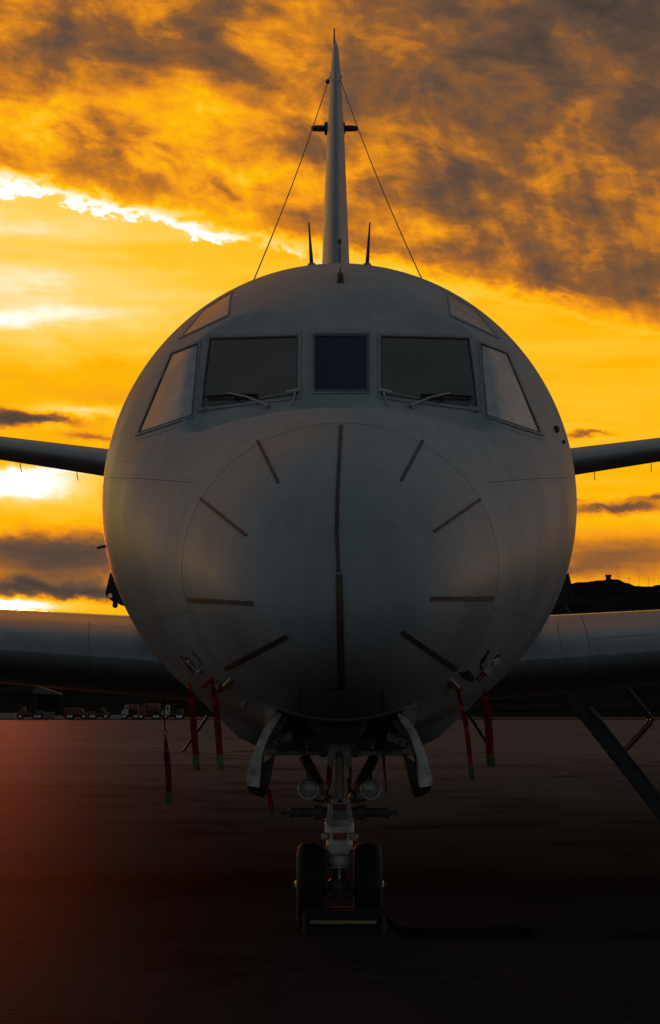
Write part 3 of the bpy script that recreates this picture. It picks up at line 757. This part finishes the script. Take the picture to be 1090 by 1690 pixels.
# --- nose wheel well
wx, wy0, wy1, wz1 = 0.47, 1.62, 3.75, 2.05
WW = lambda x, y, z: Vector((AX+x, NOSE+y, z))
V_ = [WW(x, y, z) for y, zl in ((wy0, 1.60), (wy1, 1.425)) for (x, z) in ((-wx, zl), (-wx, wz1), (wx, wz1), (wx, zl))]+[WW(0, wy1, 1.345)]
wl = obj('nose_wheel_well', (V_, [(0, 1, 5, 4), (1, 2, 6, 5), (2, 3, 7, 6), (4, 5, 6, 7, 8), (3, 2, 1, 0)]), m_well, air, smooth=False)
for y in (2.0, 2.4, 2.8, 3.2):
    obj('well_rib', box(WW(-wx+.01, y, 1.95), WW(wx-.01, y+.05, 2.04)), m_well, wl, smooth=False)
for sg in (-1, 1):
    ed = []
    for y in frange(1.56, 3.80, 24):
        w_, c_, b_ = fW(math.sqrt(y)), fC(math.sqrt(y)), fB(math.sqrt(y)); ed.append((y, c_-(c_-b_)*math.sqrt(1-(wx/w_)**2)))
    V_, F_ = [], []
    for y, z in ed:
        for ox, oz in ((-.05, .018), (.045, -.012), (.045, -.02), (-.05, -.02-.02)): V_.append(WW(sg*(wx-ox), y, z+oz-(.016 if ox > 0 else -.022)))
    for i in range(len(ed)-1):
        for k in range(4): F_.append((i*4+k, i*4+(k+1) % 4, (i+1)*4+(k+1) % 4, (i+1)*4+k))
    F_ += [(0, 1, 2, 3), tuple((len(ed)-1)*4+k for k in range(4))]
    obj('well_sill', (V_, F_), m_paint, wl)
xs_ = [-.50+k*.05 for k in range(21)]; V_, F_ = [], []
def skin_low(x, y):
    w_, c_, b_ = fW(math.sqrt(y)), fC(math.sqrt(y)), fB(math.sqrt(y)); return c_-(c_-b_)*math.sqrt(1-(x/w_)**2)
for x in xs_:
    for y, o_ in ((1.55, -.006), (1.67, -.006), (1.67, .03), (1.55, .03)): V_.append(WW(x, y, skin_low(x, y)+o_))
for i in range(len(xs_)-1):
    for k in range(4): F_.append((i*4+k, i*4+(k+1) % 4, (i+1)*4+(k+1) % 4, (i+1)*4+k))
obj('well_sill', (V_, F_), m_paint, wl)
# aft closing plate of the bay behind the gear
obj('well_panel', plate([(520, 1190), (604, 1190), (586, 1224), (538, 1224)], 36.9, 0.03), m_geard, wl, bevel=0.006)
obj('well_panel', plate([(540, 1196), (584, 1196), (574, 1218), (548, 1218)], 36.88, 0.02), m_well, wl, bevel=0.004)

# --- nose gear
gd = 37.4
gear = obj('nose_gear_leg', join(lathe(P(560.5, 1195, gd), (0, 0, -1), [(0, .034), (0.52, .034)], 20),
        lathe(P(560.5, 1356, gd), (0, 0, -1), [(0.0, .095), (.01, .103), (.075, .103), (.085, .085), (.11, .085), (.12, .092), (.20, .092), (.21, .078), (.245, .086), (.30, .086), (.31, .075), (.325, .075)], 28)), m_gear, air)
obj('shock_piston', lathe(P(560.5, 1428, gd), (0, 0, -1), [(0, .046), (.19, .046)], 24), m_chrome, gear)
obj('axle', join(lathe(P(482, 1463, gd), (1, 0, 0), [(0, .03), (.67, .03)], 16), lathe(P(560.5, 1450, gd), (0, 0, -1), [(0, .06), (.02, .085), (.09, .085), (.12, .05)], 20),
        tube([P(520, 1470, gd-.04), P(545, 1477, gd-.06), P(576, 1477, gd-.06), P(601, 1470, gd-.04)], .022, 10)), m_geard, gear)
obj('tow_lug', join(box(P(553, 1484, gd-.10), P(568, 1466, gd-.04)), lathe(P(560.5, 1478, gd-.12), (0, 1, 0), [(0, .025), (.08, .025)], 12)), m_dark, gear, smooth=False, bevel=0.004)
# torque links behind the leg, collar details
obj('collar_clamp', join(plate([(547, 1394), (575, 1394), (580, 1400), (575, 1410), (547, 1410), (541, 1400)], gd-.13, .05), tube([P(536, 1401, gd-.06), P(586, 1401, gd-.06)], .012, 8)), m_gear, gear, bevel=0.004)
for x in (541, 581): obj('collar_lug', lathe(P(x, 1381, gd-.03), (1 if x > 560 else -1, 0, 0), [(0, .025), (.03, .025), (.045, .012)], 12), m_gear, gear)
obj('collar_placard', plate([(549, 1376), (573, 1376), (573, 1386), (549, 1386)], gd-.112, .02), m_placr, gear, smooth=False)
# steering block with its cylinders
blk = obj('steering_block', plate([(545, 1317), (577, 1317), (584, 1356), (578, 1362), (543, 1362), (537, 1356)], gd-.14, .2), m_gear, gear, bevel=0.008)
obj('warning_placard', plate([(549.5, 1327), (573, 1327), (572.5, 1338.5), (549.5, 1338.5)], gd-.146, .01), m_placr, gear, smooth=False)
dp = obj('data_plate', plate([(550, 1339.5), (572.5, 1339.5), (572.5, 1353), (550, 1353)], gd-.146, .01), m_placd, gear, smooth=False)
rows = []
for r_ in range(4):
    x = 552.0
    while x < 570:
        w_ = random.uniform(0.8, 2.0); rows.append(plate([(x, 1341.5+r_*2.9), (x+w_, 1341.5+r_*2.9), (x+w_, 1343.2+r_*2.9), (x, 1343.2+r_*2.9)], gd-.149, .004)); x += w_+0.9
tag(obj('plate_lettering', join(*rows), m_gear, gear, smooth=False), kind='stuff')
rows = []
for r_ in range(3):
    x = 552.0+r_*1.5
    while x < 570-r_*1.5:
        w_ = random.uniform(0.8, 1.8); rows.append(plate([(x, 1329+r_*3.1), (x+w_, 1329+r_*3.1), (x+w_, 1330.6+r_*3.1), (x, 1330.6+r_*3.1)], gd-.149, .004)); x += w_+0.9
tag(obj('plate_lettering', join(*rows), m_placd, gear, smooth=False), kind='stuff')
obj('block_port', plate([(557, 1319), (564, 1319), (564, 1325), (557, 1325)], gd-.147, .01), m_dark, gear, smooth=False)
for q, (x, y) in enumerate([(546, 1325), (577, 1325), (545, 1347), (577.5, 1347)]): obj('block_bolt', lathe(P(x, y, gd-.14), (0, -1, 0), [(-.004, .006), (.006, .006)], 6), m_dark, gear)
for sg in (-1, 1):
    c = P(560.5+sg*20, 1341, gd-.05)
    obj('steering_cylinder', lathe(c, (sg, 0, 0), [(0, .038), (.035, .038), (.036, .050), (.10, .050), (.102, .031), (.245, .031), (.247, .041), (.265, .041), (.267, .014), (.31, .014), (.315, .02), (.325, .02)], 20), m_geard, gear)
    # landing light: bowl, lens, rim, bracket
    lx = 509 if sg < 0 else 612
    c = P(lx, 1303, gd-.16)
    lamp = obj('landing_light', lathe(c, (0, 1, 0), [(0.0, .070), (.02, .074), (.05, .062), (.09, .035), (.11, .02)], 28), m_dark, gear)
    rim_ = obj('lamp_rim', lathe(c, (0, 1, 0), [(-.012, .064), (-.014, .072), (.006, .075), (.012, .070)], 28), m_metal, gear)
    obj('lamp_lens', lathe(c+Vector((0, -.0145, 0)), (0, -1, 0), [(0, .064), (.003, .058), (.007, .042), (.010, .022), (.011, .004)], 28), m_lens, gear)
    obj('lamp_stem', tube([c+Vector((0, .05, .05)), c+Vector((0, .05, .11))], .012, 8), m_geard, gear)
    obj('lamp_bracket', join(tube([c+Vector((0, .05, -.06)), c+Vector((-sg*.09, .07, -.085)), c+Vector((-sg*.16, .08, -.07))], .011, 8)), m_geard, gear)
    # braces
    fl = (lambda q: list(q)) if sg < 0 else flip
    T = lambda pix, d0, d1, r, mt, nm: obj(nm, tube([P(*fl([pix[0]])[0], d0), P(*fl([pix[1]])[0], d1)], r, 12), mt, gear)
    T(((513, 1183), (541, 1236)), gd-.7, gd-.1, .026, m_gear, 'drag_brace')
    T(((484, 1192), (499, 1238)), gd+.2, gd+.25, .042, m_geard, 'side_brace')
    T(((503, 1250), (530, 1300)), gd+.25, gd+.1, .040, m_geard, 'side_brace')
    T(((530, 1298), (541, 1324)), gd+.1, gd, .032, m_gear, 'side_brace')
    T(((456, 1243), (534, 1243)), gd-.2, gd-.1, .016, m_gear, 'door_rod')
    obj('rod_end', lathe(P(*fl([(534, 1243)])[0], gd-.14), (0, 1, 0), [(0, .032), (.07, .032)], 14), m_geard, gear)
    # yoke arm of the arch over the leg
    arch = [(560.5, 1226), (545, 1227), (541, 1237), (541, 1243), (540, 1258), (545, 1269), (550, 1266), (553, 1250), (556, 1242), (560.5, 1240)]
    obj('yoke', plate(fl(arch), gd-.16, .08), m_gear, gear, bevel=0.006)
    obj('yoke_bolt', lathe(P(*fl([(541, 1233)])[0], gd-.17), (0, 1, 0), [(0, .015), (.02, .015)], 10), m_dark, gear)
    # door linkages: holed arms
    arm = [(470, 1182), (474, 1186), (474, 1193), (463, 1205), (452, 1212), (448, 1219), (446, 1214), (455, 1198), (464, 1190), (466, 1184)]
    obj('door_link', plate(fl(arm), gd-.55, .05), m_gear, gear, bevel=0.005)
    arm2 = [(476, 1205), (483, 1213), (481, 1222), (470, 1225), (458, 1231), (444, 1234), (445, 1225), (458, 1218), (470, 1216), (473, 1212)]
    a2 = obj('door_link', plate(fl(arm2), gd-.5, .05), m_gear, gear, bevel=0.005)
    for p in ((449, 1228), (461, 1224.5)): obj('link_hole', lathe(P(*fl([p])[0], gd-.504), (0, 1, 0), [(0, .011), (.03, .011)], 12), m_dark, gear)
    lug = [(440, 1234), (456, 1236), (457, 1247), (439, 1247)]
    obj('door_lug', plate(fl(lug), gd-.45, .05), m_gear, gear, bevel=0.004)
    # gear door: a curved shell hinged along its top
    outer = [(462, 1176), (447, 1187), (434, 1206), (424, 1228), (416, 1252), (410, 1275), (407, 1288), (408, 1297)]
    inn = [(428, 1300), (429, 1283), (431, 1258), (435, 1240), (441, 1222), (450, 1204), (460, 1189), (465, 1179)]
    f_ = [P(*p, 36.15) for p in fl(outer+inn)]; b_ = [P(*p, 37.75)+(P(562, 1180, 37.75)-P(*p, 37.75))*0.0 for p in fl(outer+inn)]
    # keep the real section while the shell runs aft
    b_ = [v+Vector((0, 1.6, 0.0)) for v in f_]
    dr = obj('nose_gear_door', prism(f_, b_), m_gear, air, angle=40, bevel=0.004)
    lip_o = [(408, 1298), (410, 1304), (420, 1312), (434, 1317), (439, 1312), (433, 1307), (428, 1301)]
    lf = [P(*p, 36.14) for p in fl(lip_o)]
    obj('door_bottom_seal', prism(lf, [v+Vector((0, 1.6, 0)) for v in lf]), m_black, dr, bevel=0.004)
    inner_f = [P(*p, 36.9) for p in fl([(432, 1262), (455, 1243), (452, 1252), (447, 1280), (441, 1305), (432, 1303)])]
    obj('door_inner_skin', prism(inner_f, [v+Vector((0, .8, 0)) for v in inner_f]), m_geard, dr, bevel=0.004)
    # wheel: tyre and hub
    wc = P(560.5+sg*47, HOR, gd); wc.z = 0.306; W2 = 0.1
    prof = [(-W2*0.80, .15), (-W2*0.98, .19), (-W2, .23), (-W2*.92, .272), (-W2*.72, .296), (-W2*.52, .3055), (-W2*.50, .300), (-W2*.44, .300), (-W2*.42, .3075), (-W2*.06, .3085), (-W2*.05, .302),
            (W2*.05, .302), (W2*.06, .3085), (W2*.42, .3075), (W2*.44, .300), (W2*.50, .300), (W2*.52, .3055), (W2*.72, .296), (W2*.92, .272), (W2, .23), (W2*.98, .19), (W2*.80, .15)]
    obj('tyre', lathe(wc, (1, 0, 0), prof, 56), m_tyre, gear, angle=40)
    obj('wheel_hub', lathe(wc, (1, 0, 0), [(-.075, .12), (-.085, .152), (-.06, .15), (-.04, .1), (.04, .1), (.06, .15), (.085, .152), (.075, .12)], 32), m_gear, gear)
    e = wc+Vector((sg*.105, 0, 0)); obj('axle_cap', lathe(e-Vector((sg*.04, 0, 0)), (sg, 0, 0), [(0, .05), (.04, .045), (.05, .03)], 18), m_metal, gear)
# brake and hydraulic lines
obj('hydraulic_hose', tube([P(546, 1290, gd+.02), P(540, 1310, gd), P(548, 1318, gd-.05)], .008, 8), m_dark, gear)
obj('hydraulic_hose', tube([P(575, 1285, gd+.02), P(577, 1300, gd), P(586, 1312, gd), P(590, 1322, gd-.03)], .008, 8), m_dark, gear)
obj('hydraulic_hose', tube([P(577, 1250, gd+.02), P(579, 1275, gd+.02), P(576, 1310, gd)], .01, 8), m_dark, gear)
for k in range(6):
    x = 545+k*6; obj('actuator_fitting', lathe(P(x, 1226, gd-.18), (0, 0, 1), [(0, .014), (.03, .014), (.04, .008)], 8), m_geard, gear)
obj('whip_aerial', tube([P(633, 1246, 38.6), P(639, 1312, 38.6)], [.016, .008], 8), m_dark, air)

# ------------------------------------------------------------------ red streamers and covers
TXT = {}
def lettering(parent, a, b, width, nrm, text='REMOVE BEFORE FLIGHT'):
    """flat letters running along a streamer"""
    cu = bpy.data.curves.new('letters', 'FONT'); cu.body = text; cu.size = 1.0; cu.align_y = 'CENTER'; cu.align_x = 'CENTER'
    to = bpy.data.objects.new('letters', cu); COL.objects.link(to)
    dg = bpy.context.evaluated_depsgraph_get(); me = bpy.data.meshes.new_from_object(to.evaluated_get(dg))
    bpy.data.objects.remove(to)
    xs = [v.co.x for v in me.vertices]; L = max(xs)-min(xs)
    a, b = Vector(a), Vector(b); ln = (b-a).length
    ex = (b-a).normalized(); ez = Vector(nrm).normalized(); ey = ez.cross(ex).normalized(); c = (a+b)/2
    org = ORI[parent]
    for v in me.vertices:
        p = c+ex*(v.co.x/L*ln)+ey*(v.co.y*width)+ez*0.004; v.co = p-org
    me.materials.append(m_redlet)
    o = bpy.data.objects.new('lettering', me); COL.objects.link(o); o.parent = parent; ORI[o] = org
    return o
def streamer(label, pts, d, w0, w1, tip, extra=None, letters=True, top_ring=False, tw=None):
    """pts: pixel centre line of the webbing; widths in px; tip: pixel end of the green tip"""
    def ribbon(line, ws, th=0.004):
        V_, F_ = [], []
        for i, (x, y) in enumerate(line):
            w_ = ws[i]/2; t = tw[i % len(tw)] if tw else 0.02*math.sin(i*1.7)
            a, b = P(x-w_, y, d), P(x+w_, y, d); a.y += t; b.y -= t
            V_ += [a+Vector((0, -th, 0)), b+Vector((0, -th, 0)), b+Vector((0, th, 0)), a+Vector((0, th, 0))]
        for i in range(len(line)-1):
            for k in range(4): F_.append((i*4+k, i*4+(k+1) % 4, (i+1)*4+(k+1) % 4, (i+1)*4+k))
        F_.append((3, 2, 1, 0)); m_ = (len(line)-1)*4; F_.append((m_, m_+1, m_+2, m_+3))
        return V_, F_
    f = []
    for (a, b) in zip(pts, pts[1:]):
        for k in range(5): t = k/5; f.append((a[0]+(b[0]-a[0])*t, a[1]+(b[1]-a[1])*t))
    f.append(pts[-1]); n = len(f)
    ws = [w0+(w1-w0)*min(1, i/(n*0.4)) for i in range(n)]
    root = empty('warning_streamer', P(pts[0][0], pts[0][1], d), label, 'streamer', 'red warning streamers hanging from the aircraft')
    rb = obj('webbing', ribbon(f, ws), m_red, root, angle=60)
    obj('green_tip', ribbon([pts[-1], ((pts[-1][0]+tip[0])/2, (pts[-1][1]+tip[1])/2), tip], [w1, w1*1.05, w1]), m_green, root)
    c2 = [(pts[-1][0]*(1-t)+tip[0]*t, pts[-1][1]*(1-t)+tip[1]*t) for t in (.08, .92)]
    sv = [P(x, y, d-.012) for x, y in c2]; hw = Vector((w1*.16/FPX*d, 0, 0))
    obj('tip_stripe', prism([sv[0]-hw, sv[0]+hw, sv[1]+hw, sv[1]-hw], [v+Vector((0, .008, 0)) for v in (sv[0]-hw, sv[0]+hw, sv[1]+hw, sv[1]-hw)]), m_geard, root, smooth=False)
    if letters:
        a = f[int(n*.42)]; b = f[int(n*.95)]
        lettering(root, P(*a, d-.024), P(*b, d-.024), w1*0.55/FPX*d, (0, -1, 0))
    if top_ring:
        c = P(pts[0][0], pts[0][1]-4, d); r = 3.2/FPX*d
        obj('ring', tube([c+Vector((r*math.cos(t), 0, r*1.3*math.sin(t))) for t in [2*math.pi*k/14 for k in range(15)]], .005, 6), m_metal, root)
    if extra: extra(root)
    return root
def cover_left(root):
    d = min(hit(340, 1128)[0].y, hit(352, 1120)[0].y)-.09
    f_ = [(331, 1133), (349, 1117), (354, 1122), (335, 1139)]
    obj('probe_cover', plate(f_, d, .06), m_red, root, bevel=0.006)
    obj('probe_rod', tube([P(351, 1124, d+.02), P(361, 1139, d)], .006, 8), m_metal, root)
    obj('probe_cover', tube([P(361, 1143, d), P(365, 1136, d), P(371, 1133, d)], [.012, .028, .02], 10), m_red, root)
    obj('probe_tube', tube([P(369, 1135, d), hit(382, 1121)[0]], [.014, .012], 10), m_metal, root)
streamer('red streamer with green tip hanging left of the pitot cover, nearest the left wing root', [(313, 1127), (317, 1160), (320, 1200), (323.5, 1246)], hit(318, 1127)[0].y-.03, 5, 11, (325, 1271))
streamer('red streamer below the red pitot cover, just left of the nose gear door', [(350, 1120), (356, 1160), (360, 1200), (363, 1245)], hit(352, 1120)[0].y-.07, 6, 11, (364, 1270), extra=cover_left)
def cover_right(root):
    d = hit(756, 1132)[0].y-.08
    obj('probe_tube', tube([hit(742, 1121)[0], P(756, 1136, d)], [.014, .015], 10), m_metal, root)
    obj('probe_cover', tube([P(753, 1133, d), P(758, 1139, d), P(756, 1144, d)], [.018, .026, .012], 10), m_red, root)
streamer('thin twisted red streamer with green tip right of the nose gear door', [(756, 1138), (762, 1165), (769, 1193), (772, 1215), (777, 1263)], hit(756, 1138)[0].y-.06, 5, 8, (780, 1287), extra=cover_right, letters=False,
         tw=[0.01, 0.02, 0.03, 0.025, 0.01, -0.01, -0.03])
streamer('broad red streamer with yellow-green tip below the right wing root', [(799, 1138), (803, 1165), (807, 1200), (809, 1244)], hit(799, 1138)[0].y-.03, 3, 13, (811, 1266))
sl_ = streamer('red streamer on a wire and ring hanging under the left wing', [(273, 1214), (275, 1240), (278, 1270), (279, 1308)], 45.8, 3, 10, (279, 1328), top_ring=True)
obj('wire', tube([P(273.5, 1206, 45.8), P(271.5, 1190, 45.85), P(270.5, 1142, 45.9)], .006, 6), m_dark, sl_)
streamer('short red streamer hanging behind the left nose gear door', [(443, 1298), (447, 1320), (448, 1338)], 37.9, 4, 9, (449, 1356), letters=False)
streamer('red streamer tied beside the nose gear leg above the left landing light', [(545, 1262), (540, 1290), (533, 1318)], 37.62, 9, 4, (531, 1326), letters=False)
streamer('red pennant streamer behind the nose gear leg yoke', [(544, 1256), (545, 1275), (543, 1288)], 37.9, 5, 8, (543, 1292), letters=False)

# ------------------------------------------------------------------ chock and rope
cd = 36.93
ch = empty('wheel_chock', (P(566, HOR, cd).x, cd, 0), 'dark wheel chock with a tan wooden lath across both nose tyres', 'chock')
x0, x1 = P(499, HOR, cd).x, P(637, HOR, cd).x
sec = [(cd-.12, 0.002), (cd+.14, 0.002), (cd+.10, .10), (cd+.04, .155), (cd-.02, .155), (cd-.09, .06)]
obj('chock_body', prism([Vector((x0, y, z)) for y, z in sec], [Vector((x1, y, z)) for y, z in sec]), m_black, ch, bevel=0.006)
obj('wooden_lath', box((x0+.055, cd-.118, .064), (x1-.065, cd-.085, .088)), m_wood, ch, smooth=False, bevel=0.003)
for x in (x0+.012, x1-.012): obj('end_plate', box((x-.013, cd-.125, .001), (x+.013, cd+.145, .12)), m_dark, ch, smooth=False, bevel=0.003)
obj('cross_board', box((x0+.02, cd+.05, .10), (x1-.02, cd+.13, .175)), m_black, ch, smooth=False, bevel=0.005)
def ground_pt(px, py): 
    d = CAM_H*FPX/(py-HOR); return Vector(((px-545)/FPX*d, d, 0.0))
pth = [(636, 1531), (650, 1536), (668, 1538), (720, 1539.5), (780, 1538.5), (830, 1537.5), (862, 1538.5), (879, 1541), (880, 1545), (862, 1547), (820, 1546), (760, 1547.5), (700, 1546.5), (655, 1547)]
line = [ground_pt(*p)+Vector((0, 0, .018)) for p in pth]; line[0].z = .07; line[1].z = .03
dense = []
for i in range(len(line)-1):
    p0, p1, p2, p3 = line[max(i-1, 0)], line[i], line[i+1], line[min(i+2, len(line)-1)]
    for k in range(14):
        t = k/14; dense.append(0.5*((2*p1)+(p2-p0)*t+(2*p0-5*p1+4*p2-p3)*t*t+(3*p1-p0-3*p2+p3)*t**3))
rp_ = empty('chock_rope', tuple(line[0]*1.0), 'dark twisted rope lying in a long loop right of the chock', 'rope')
for s_ in range(3):
    st = []
    for i, p in enumerate(dense):
        tg = (dense[min(i+1, len(dense)-1)]-dense[max(i-1, 0)]).normalized(); sd = tg.cross(Zu).normalized()
        an = i*0.75+s_*2.094; st.append(p+sd*math.cos(an)*.009+Zu*math.sin(an)*.009)
    obj('rope_strand', tube(st, .0095, 6), m_rope, rp_)

# ------------------------------------------------------------------ boarding ladder behind the wing
ld = 59.6
foot = P(1126, HOR, ld); foot.z = 0
lad = empty('boarding_ladder', (foot.x, ld, 0), 'dark metal boarding ladder with handrails leaning behind the right wing', 'ladder')
La, Lb = P(893, 1099, ld), P(1127, 1398, ld)          # lower edge line of the front stringer
nrm = Vector((Lb.z-La.z, 0, -(Lb.x-La.x))).normalized()
if nrm.z < 0: nrm = -nrm
dp_ = 24/FPX*ld
for yo in (0.0, 0.55):
    a, b = La+Vector((0, yo, 0)), Lb+Vector((0, yo, 0))
    f_ = [a, b, b+nrm*dp_, a+nrm*dp_]
    st = obj('stringer', prism(f_, [v+Vector((0, .04, 0)) for v in f_]), m_ladder, lad, smooth=False, bevel=0.004)
    for e0, e1 in ((-0.003, .02), (dp_-.02, dp_+.003)):
        g_ = [a+nrm*e0, b+nrm*e0, b+nrm*e1, a+nrm*e1]
        obj('stringer_flange', prism([v-Vector((0, .015, 0)) for v in g_], [v+Vector((0, .0, 0)) for v in g_]), m_ladder, st, smooth=False)
for k in range(9):
    t = 0.06+k*0.108; c = La.lerp(Lb, t)+nrm*dp_*0.5
    rg = obj('rung', box(c+Vector((-.085, .04, -.012)), c+Vector((.085, .55, .012))), m_ladder, lad, smooth=False)
    e = La.lerp(Lb, t)+nrm*0.004
    obj('rung_bolt', lathe(e+Vector((0, -.03, 0)), (0, 1, 0), [(0, .005), (.05, .005)], 8), m_ladder, rg)
for t in (.47, .62): 
    c = La.lerp(Lb, t)
    ex = (Lb-La).normalized()
    q = [c+nrm*.03, c+ex*.22+nrm*.03, c+ex*.22+nrm*.12, c+nrm*.12]
    obj('stencil_plate', prism([v-Vector((0, .008, 0)) for v in q], [v+Vector((0, .002, 0)) for v in q]), m_placd, lad, smooth=False)
c = La.lerp(Lb, .33)+nrm*(dp_+.02); ex = (Lb-La).normalized()
obj('ladder_latch', join(plate([(972, 1168), (978, 1166), (990, 1180), (992, 1186), (987, 1188), (980, 1181)], ld-.05, .1)), m_geard, lad, bevel=0.004)
for yo in (0.0, 0.55):
    o_ = Vector((0, yo, 0))
    r_ = [P(918, 983, ld), P(1034, 1133, ld), P(1073, 1181, ld), P(1077, 1188, ld), P(1073, 1196, ld), P(1034, 1238, ld)]
    hr = obj('handrail', tube([v+o_ for v in r_], .022, 10), m_ladder, lad)
    obj('handrail_joint', lathe(P(1077, 1188, ld)+o_+Vector((0, -.03, 0)), (0, 1, 0), [(0, .026), (.06, .026)], 12), m_ladder, hr)
    obj('handrail_stay', tube([P(940, 1010, ld)+o_, P(935, 1000, ld)+o_+Vector((-.1, 0, .02)), P(905, 985, ld)+o_], .016, 8), m_ladder, hr)

# ------------------------------------------------------------------ far vehicles at the apron edge
TD = 756.0
S = TD/FPX
def wheel(parent, x, y, r):
    w = obj('wheel', lathe((x, y-.16, r), (0, 1, 0), [(0, r*.6), (.02, r*.95), (.06, r), (.26, r), (.32, r*.6)], 18), m_black, parent)
    obj('rim', lathe((x, y-.175, r), (0, 1, 0), [(0, r*.2), (.01, r*.5), (.06, r*.55)], 12), m_metal, w)
def truck(label, px0, px1, ytop, cabm, bodym, kind='tank', face=1, d=TD):
    """a truck seen from its side; cab at the end given by face"""
    xa, xb = (px0-545)/FPX*d, (px1-545)/FPX*d; h = (1188-ytop)/FPX*d; L = xb-xa; y = d
    t = empty('airfield_truck', ((xa+xb)/2, y, 0), label, 'truck', 'vehicles parked along the far apron edge')
    X = (lambda u: xa+u*L) if face > 0 else (lambda u: xb-u*L)
    bx = lambda u0, u1, z0, z1, y0=-1.15, y1=1.15: box((min(X(u0), X(u1)), y+y0, z0), (max(X(u0), X(u1)), y+y1, z1))
    obj('chassis', bx(.02, .98, .45, .68, -.5, .5), m_truckd, t, smooth=False)
    cz = h*0.92
    sec = [(.66, .6), (1.0, .6), (1.0, h*.52), (.985, h*.58), (.86, h*.62), (.815, cz-.06), (.79, cz), (.67, cz), (.66, cz-.08)]
    f_ = [Vector((X(u), y-1.1, z)) for u, z in sec]
    cab = obj('cab', prism(f_, [v+Vector((0, 2.2, 0)) for v in f_]), cabm, t, bevel=0.05)
    gs = [(.69, h*.62), (.79, h*.62), (.77, cz-.14), (.69, cz-.14)]
    g_ = [Vector((X(u), y-1.12, z)) for u, z in gs]; obj('cab_window', prism(g_, [v+Vector((0, .03, 0)) for v in g_]), m_tglass, cab, smooth=False)
    obj('bumper', bx(.985, 1.01, .42, .7), m_truckd, t, smooth=False)
    obj('headlight', lathe((X(.99), y-.9, .85), (1 if face > 0 else -1, 0, 0), [(0, .13), (.06, .12), (.08, .05)], 12), m_lens, t)
    if kind == 'tank':
        zc, r = .75+(h-.75)*.48, (h-.75)*.46
        tk = obj('tank', lathe((X(.02), y, zc), (1 if face > 0 else -1, 0, 0), [(0, r*.3), (.06, r*.85), (.16, r), (L*.60-.16, r), (L*.60-.06, r*.85), (L*.60, r*.3)], 24), bodym, t)
        obj('tank_hatch', bx(.24, .36, h-.32, h-.02, -.35, .35), bodym, tk, bevel=.03)
        obj('tank_cradle', bx(.04, .62, .66, .9, -.8, .8), m_truckd, t, smooth=False)
    elif kind == 'flat':
        obj('cargo_bed', bx(.0, .64, .68, .85), bodym, t, smooth=False); 
        obj('cargo_box', bx(.05, .30, .85, h*.7, -1.0, 1.0), bodym, t, bevel=.04); obj('head_board', bx(.62, .645, .85, h*.62), bodym, t, smooth=False)
    else:
        obj('box_body', bx(.0, .63, .7, h), bodym, t, bevel=.05); obj('box_door', bx(.1, .3, .9, h*.8, -1.18, -1.13), m_truckd, t, smooth=False)
    for u in (.14, .28, .86):
        for s2 in (-.95, .95): wheel(t, X(u), y+s2, .46)
    obj('beacon', lathe((X(.73), y, cz), (0, 0, 1), [(0, .1), (.1, .09), (.14, .05)], 10), m_trucky, t)
    return t
truck('white-cabbed fuel truck nearest the fuselage at the far apron edge, left side', 268, 304, 1162, m_truckw, m_truckd, 'flat', -1)
truck('red tanker truck with pale cab, second from the fuselage at the far apron edge', 228, 266, 1160, m_truckr, m_truckr, 'tank', -1)
truck('dark truck with white rounded cab, third from the fuselage at the far apron edge', 202, 231, 1162, m_truckw, m_truckr, 'tank', -1, TD+14)
truck('low red truck in the middle of the far row of vehicles', 146, 180, 1168, m_truckr, m_truckr, 'flat', 1, TD+8)
truck('small dark red truck left of the middle of the far row', 108, 144, 1168, m_truckr, m_truckr, 'box', 1, TD+5)
truck('dark red truck with amber roof near the left frame edge', 28, 72, 1166, m_truckr, m_truckd, 'flat', -1)
def crate(name, label, px0, px1, ytop, mat, d=TD):
    xa, xb = (px0-545)/FPX*d, (px1-545)/FPX*d; h = (1188-ytop)/FPX*d
    t = empty(name, ((xa+xb)/2, d, 0), label, 'container')
    obj('body', box((xa, d-1, .15), (xb, d+1, h)), mat, t, smooth=False, bevel=.04)
    for k in range(5):
        x = xa+(xb-xa)*(k+.5)/5; obj('rib', box((x-.06, d-1.05, .2), (x+.06, d-.99, h-.05)), mat, t, smooth=False)
    for x in (xa+.2, xb-.2): obj('skid', box((x-.12, d-.9, 0), (x+.12, d+.9, .16)), m_truckd, t, smooth=False)
crate('equipment_container', 'grey equipment container between the dark red trucks on the far left', 73, 90, 1175, m_geard)
crate('equipment_container', 'low pale container beside the white rounded truck cab', 184, 201, 1180, m_conc, TD-6)
crate('equipment_container', 'small low pale container between grey container and red truck', 92, 103, 1181, m_conc, TD-6)
crate('equipment_container', 'long low white barrier block at the left frame edge', -30, 26, 1177, m_conc, TD+10)
# pale shed on the slope, seen under the left wing
sd_ = P(66, 1146, 1490); q = 1490/FPX
sh = empty('hillside_shed', (sd_.x, 1490, 0), 'small pale shed with a sloping roof seen under the left wing', 'shed')
zb = sd_.z
obj('wall', box((sd_.x-3*q, 1490, 0), (sd_.x+30*q, 1497, zb+2.0*q)), m_hill, sh, smooth=False)
r_ = [Vector((sd_.x-12*q, 1488, zb+2*q)), Vector((sd_.x+36*q, 1488, zb-1*q)), Vector((sd_.x+36*q, 1488, zb+1*q)), Vector((sd_.x+2*q, 1488, zb+12*q)), Vector((sd_.x-6*q, 1488, zb+13*q))]
obj('roof', prism(r_, [v+Vector((0, 9, 0)) for v in r_]), m_well, sh, smooth=False)
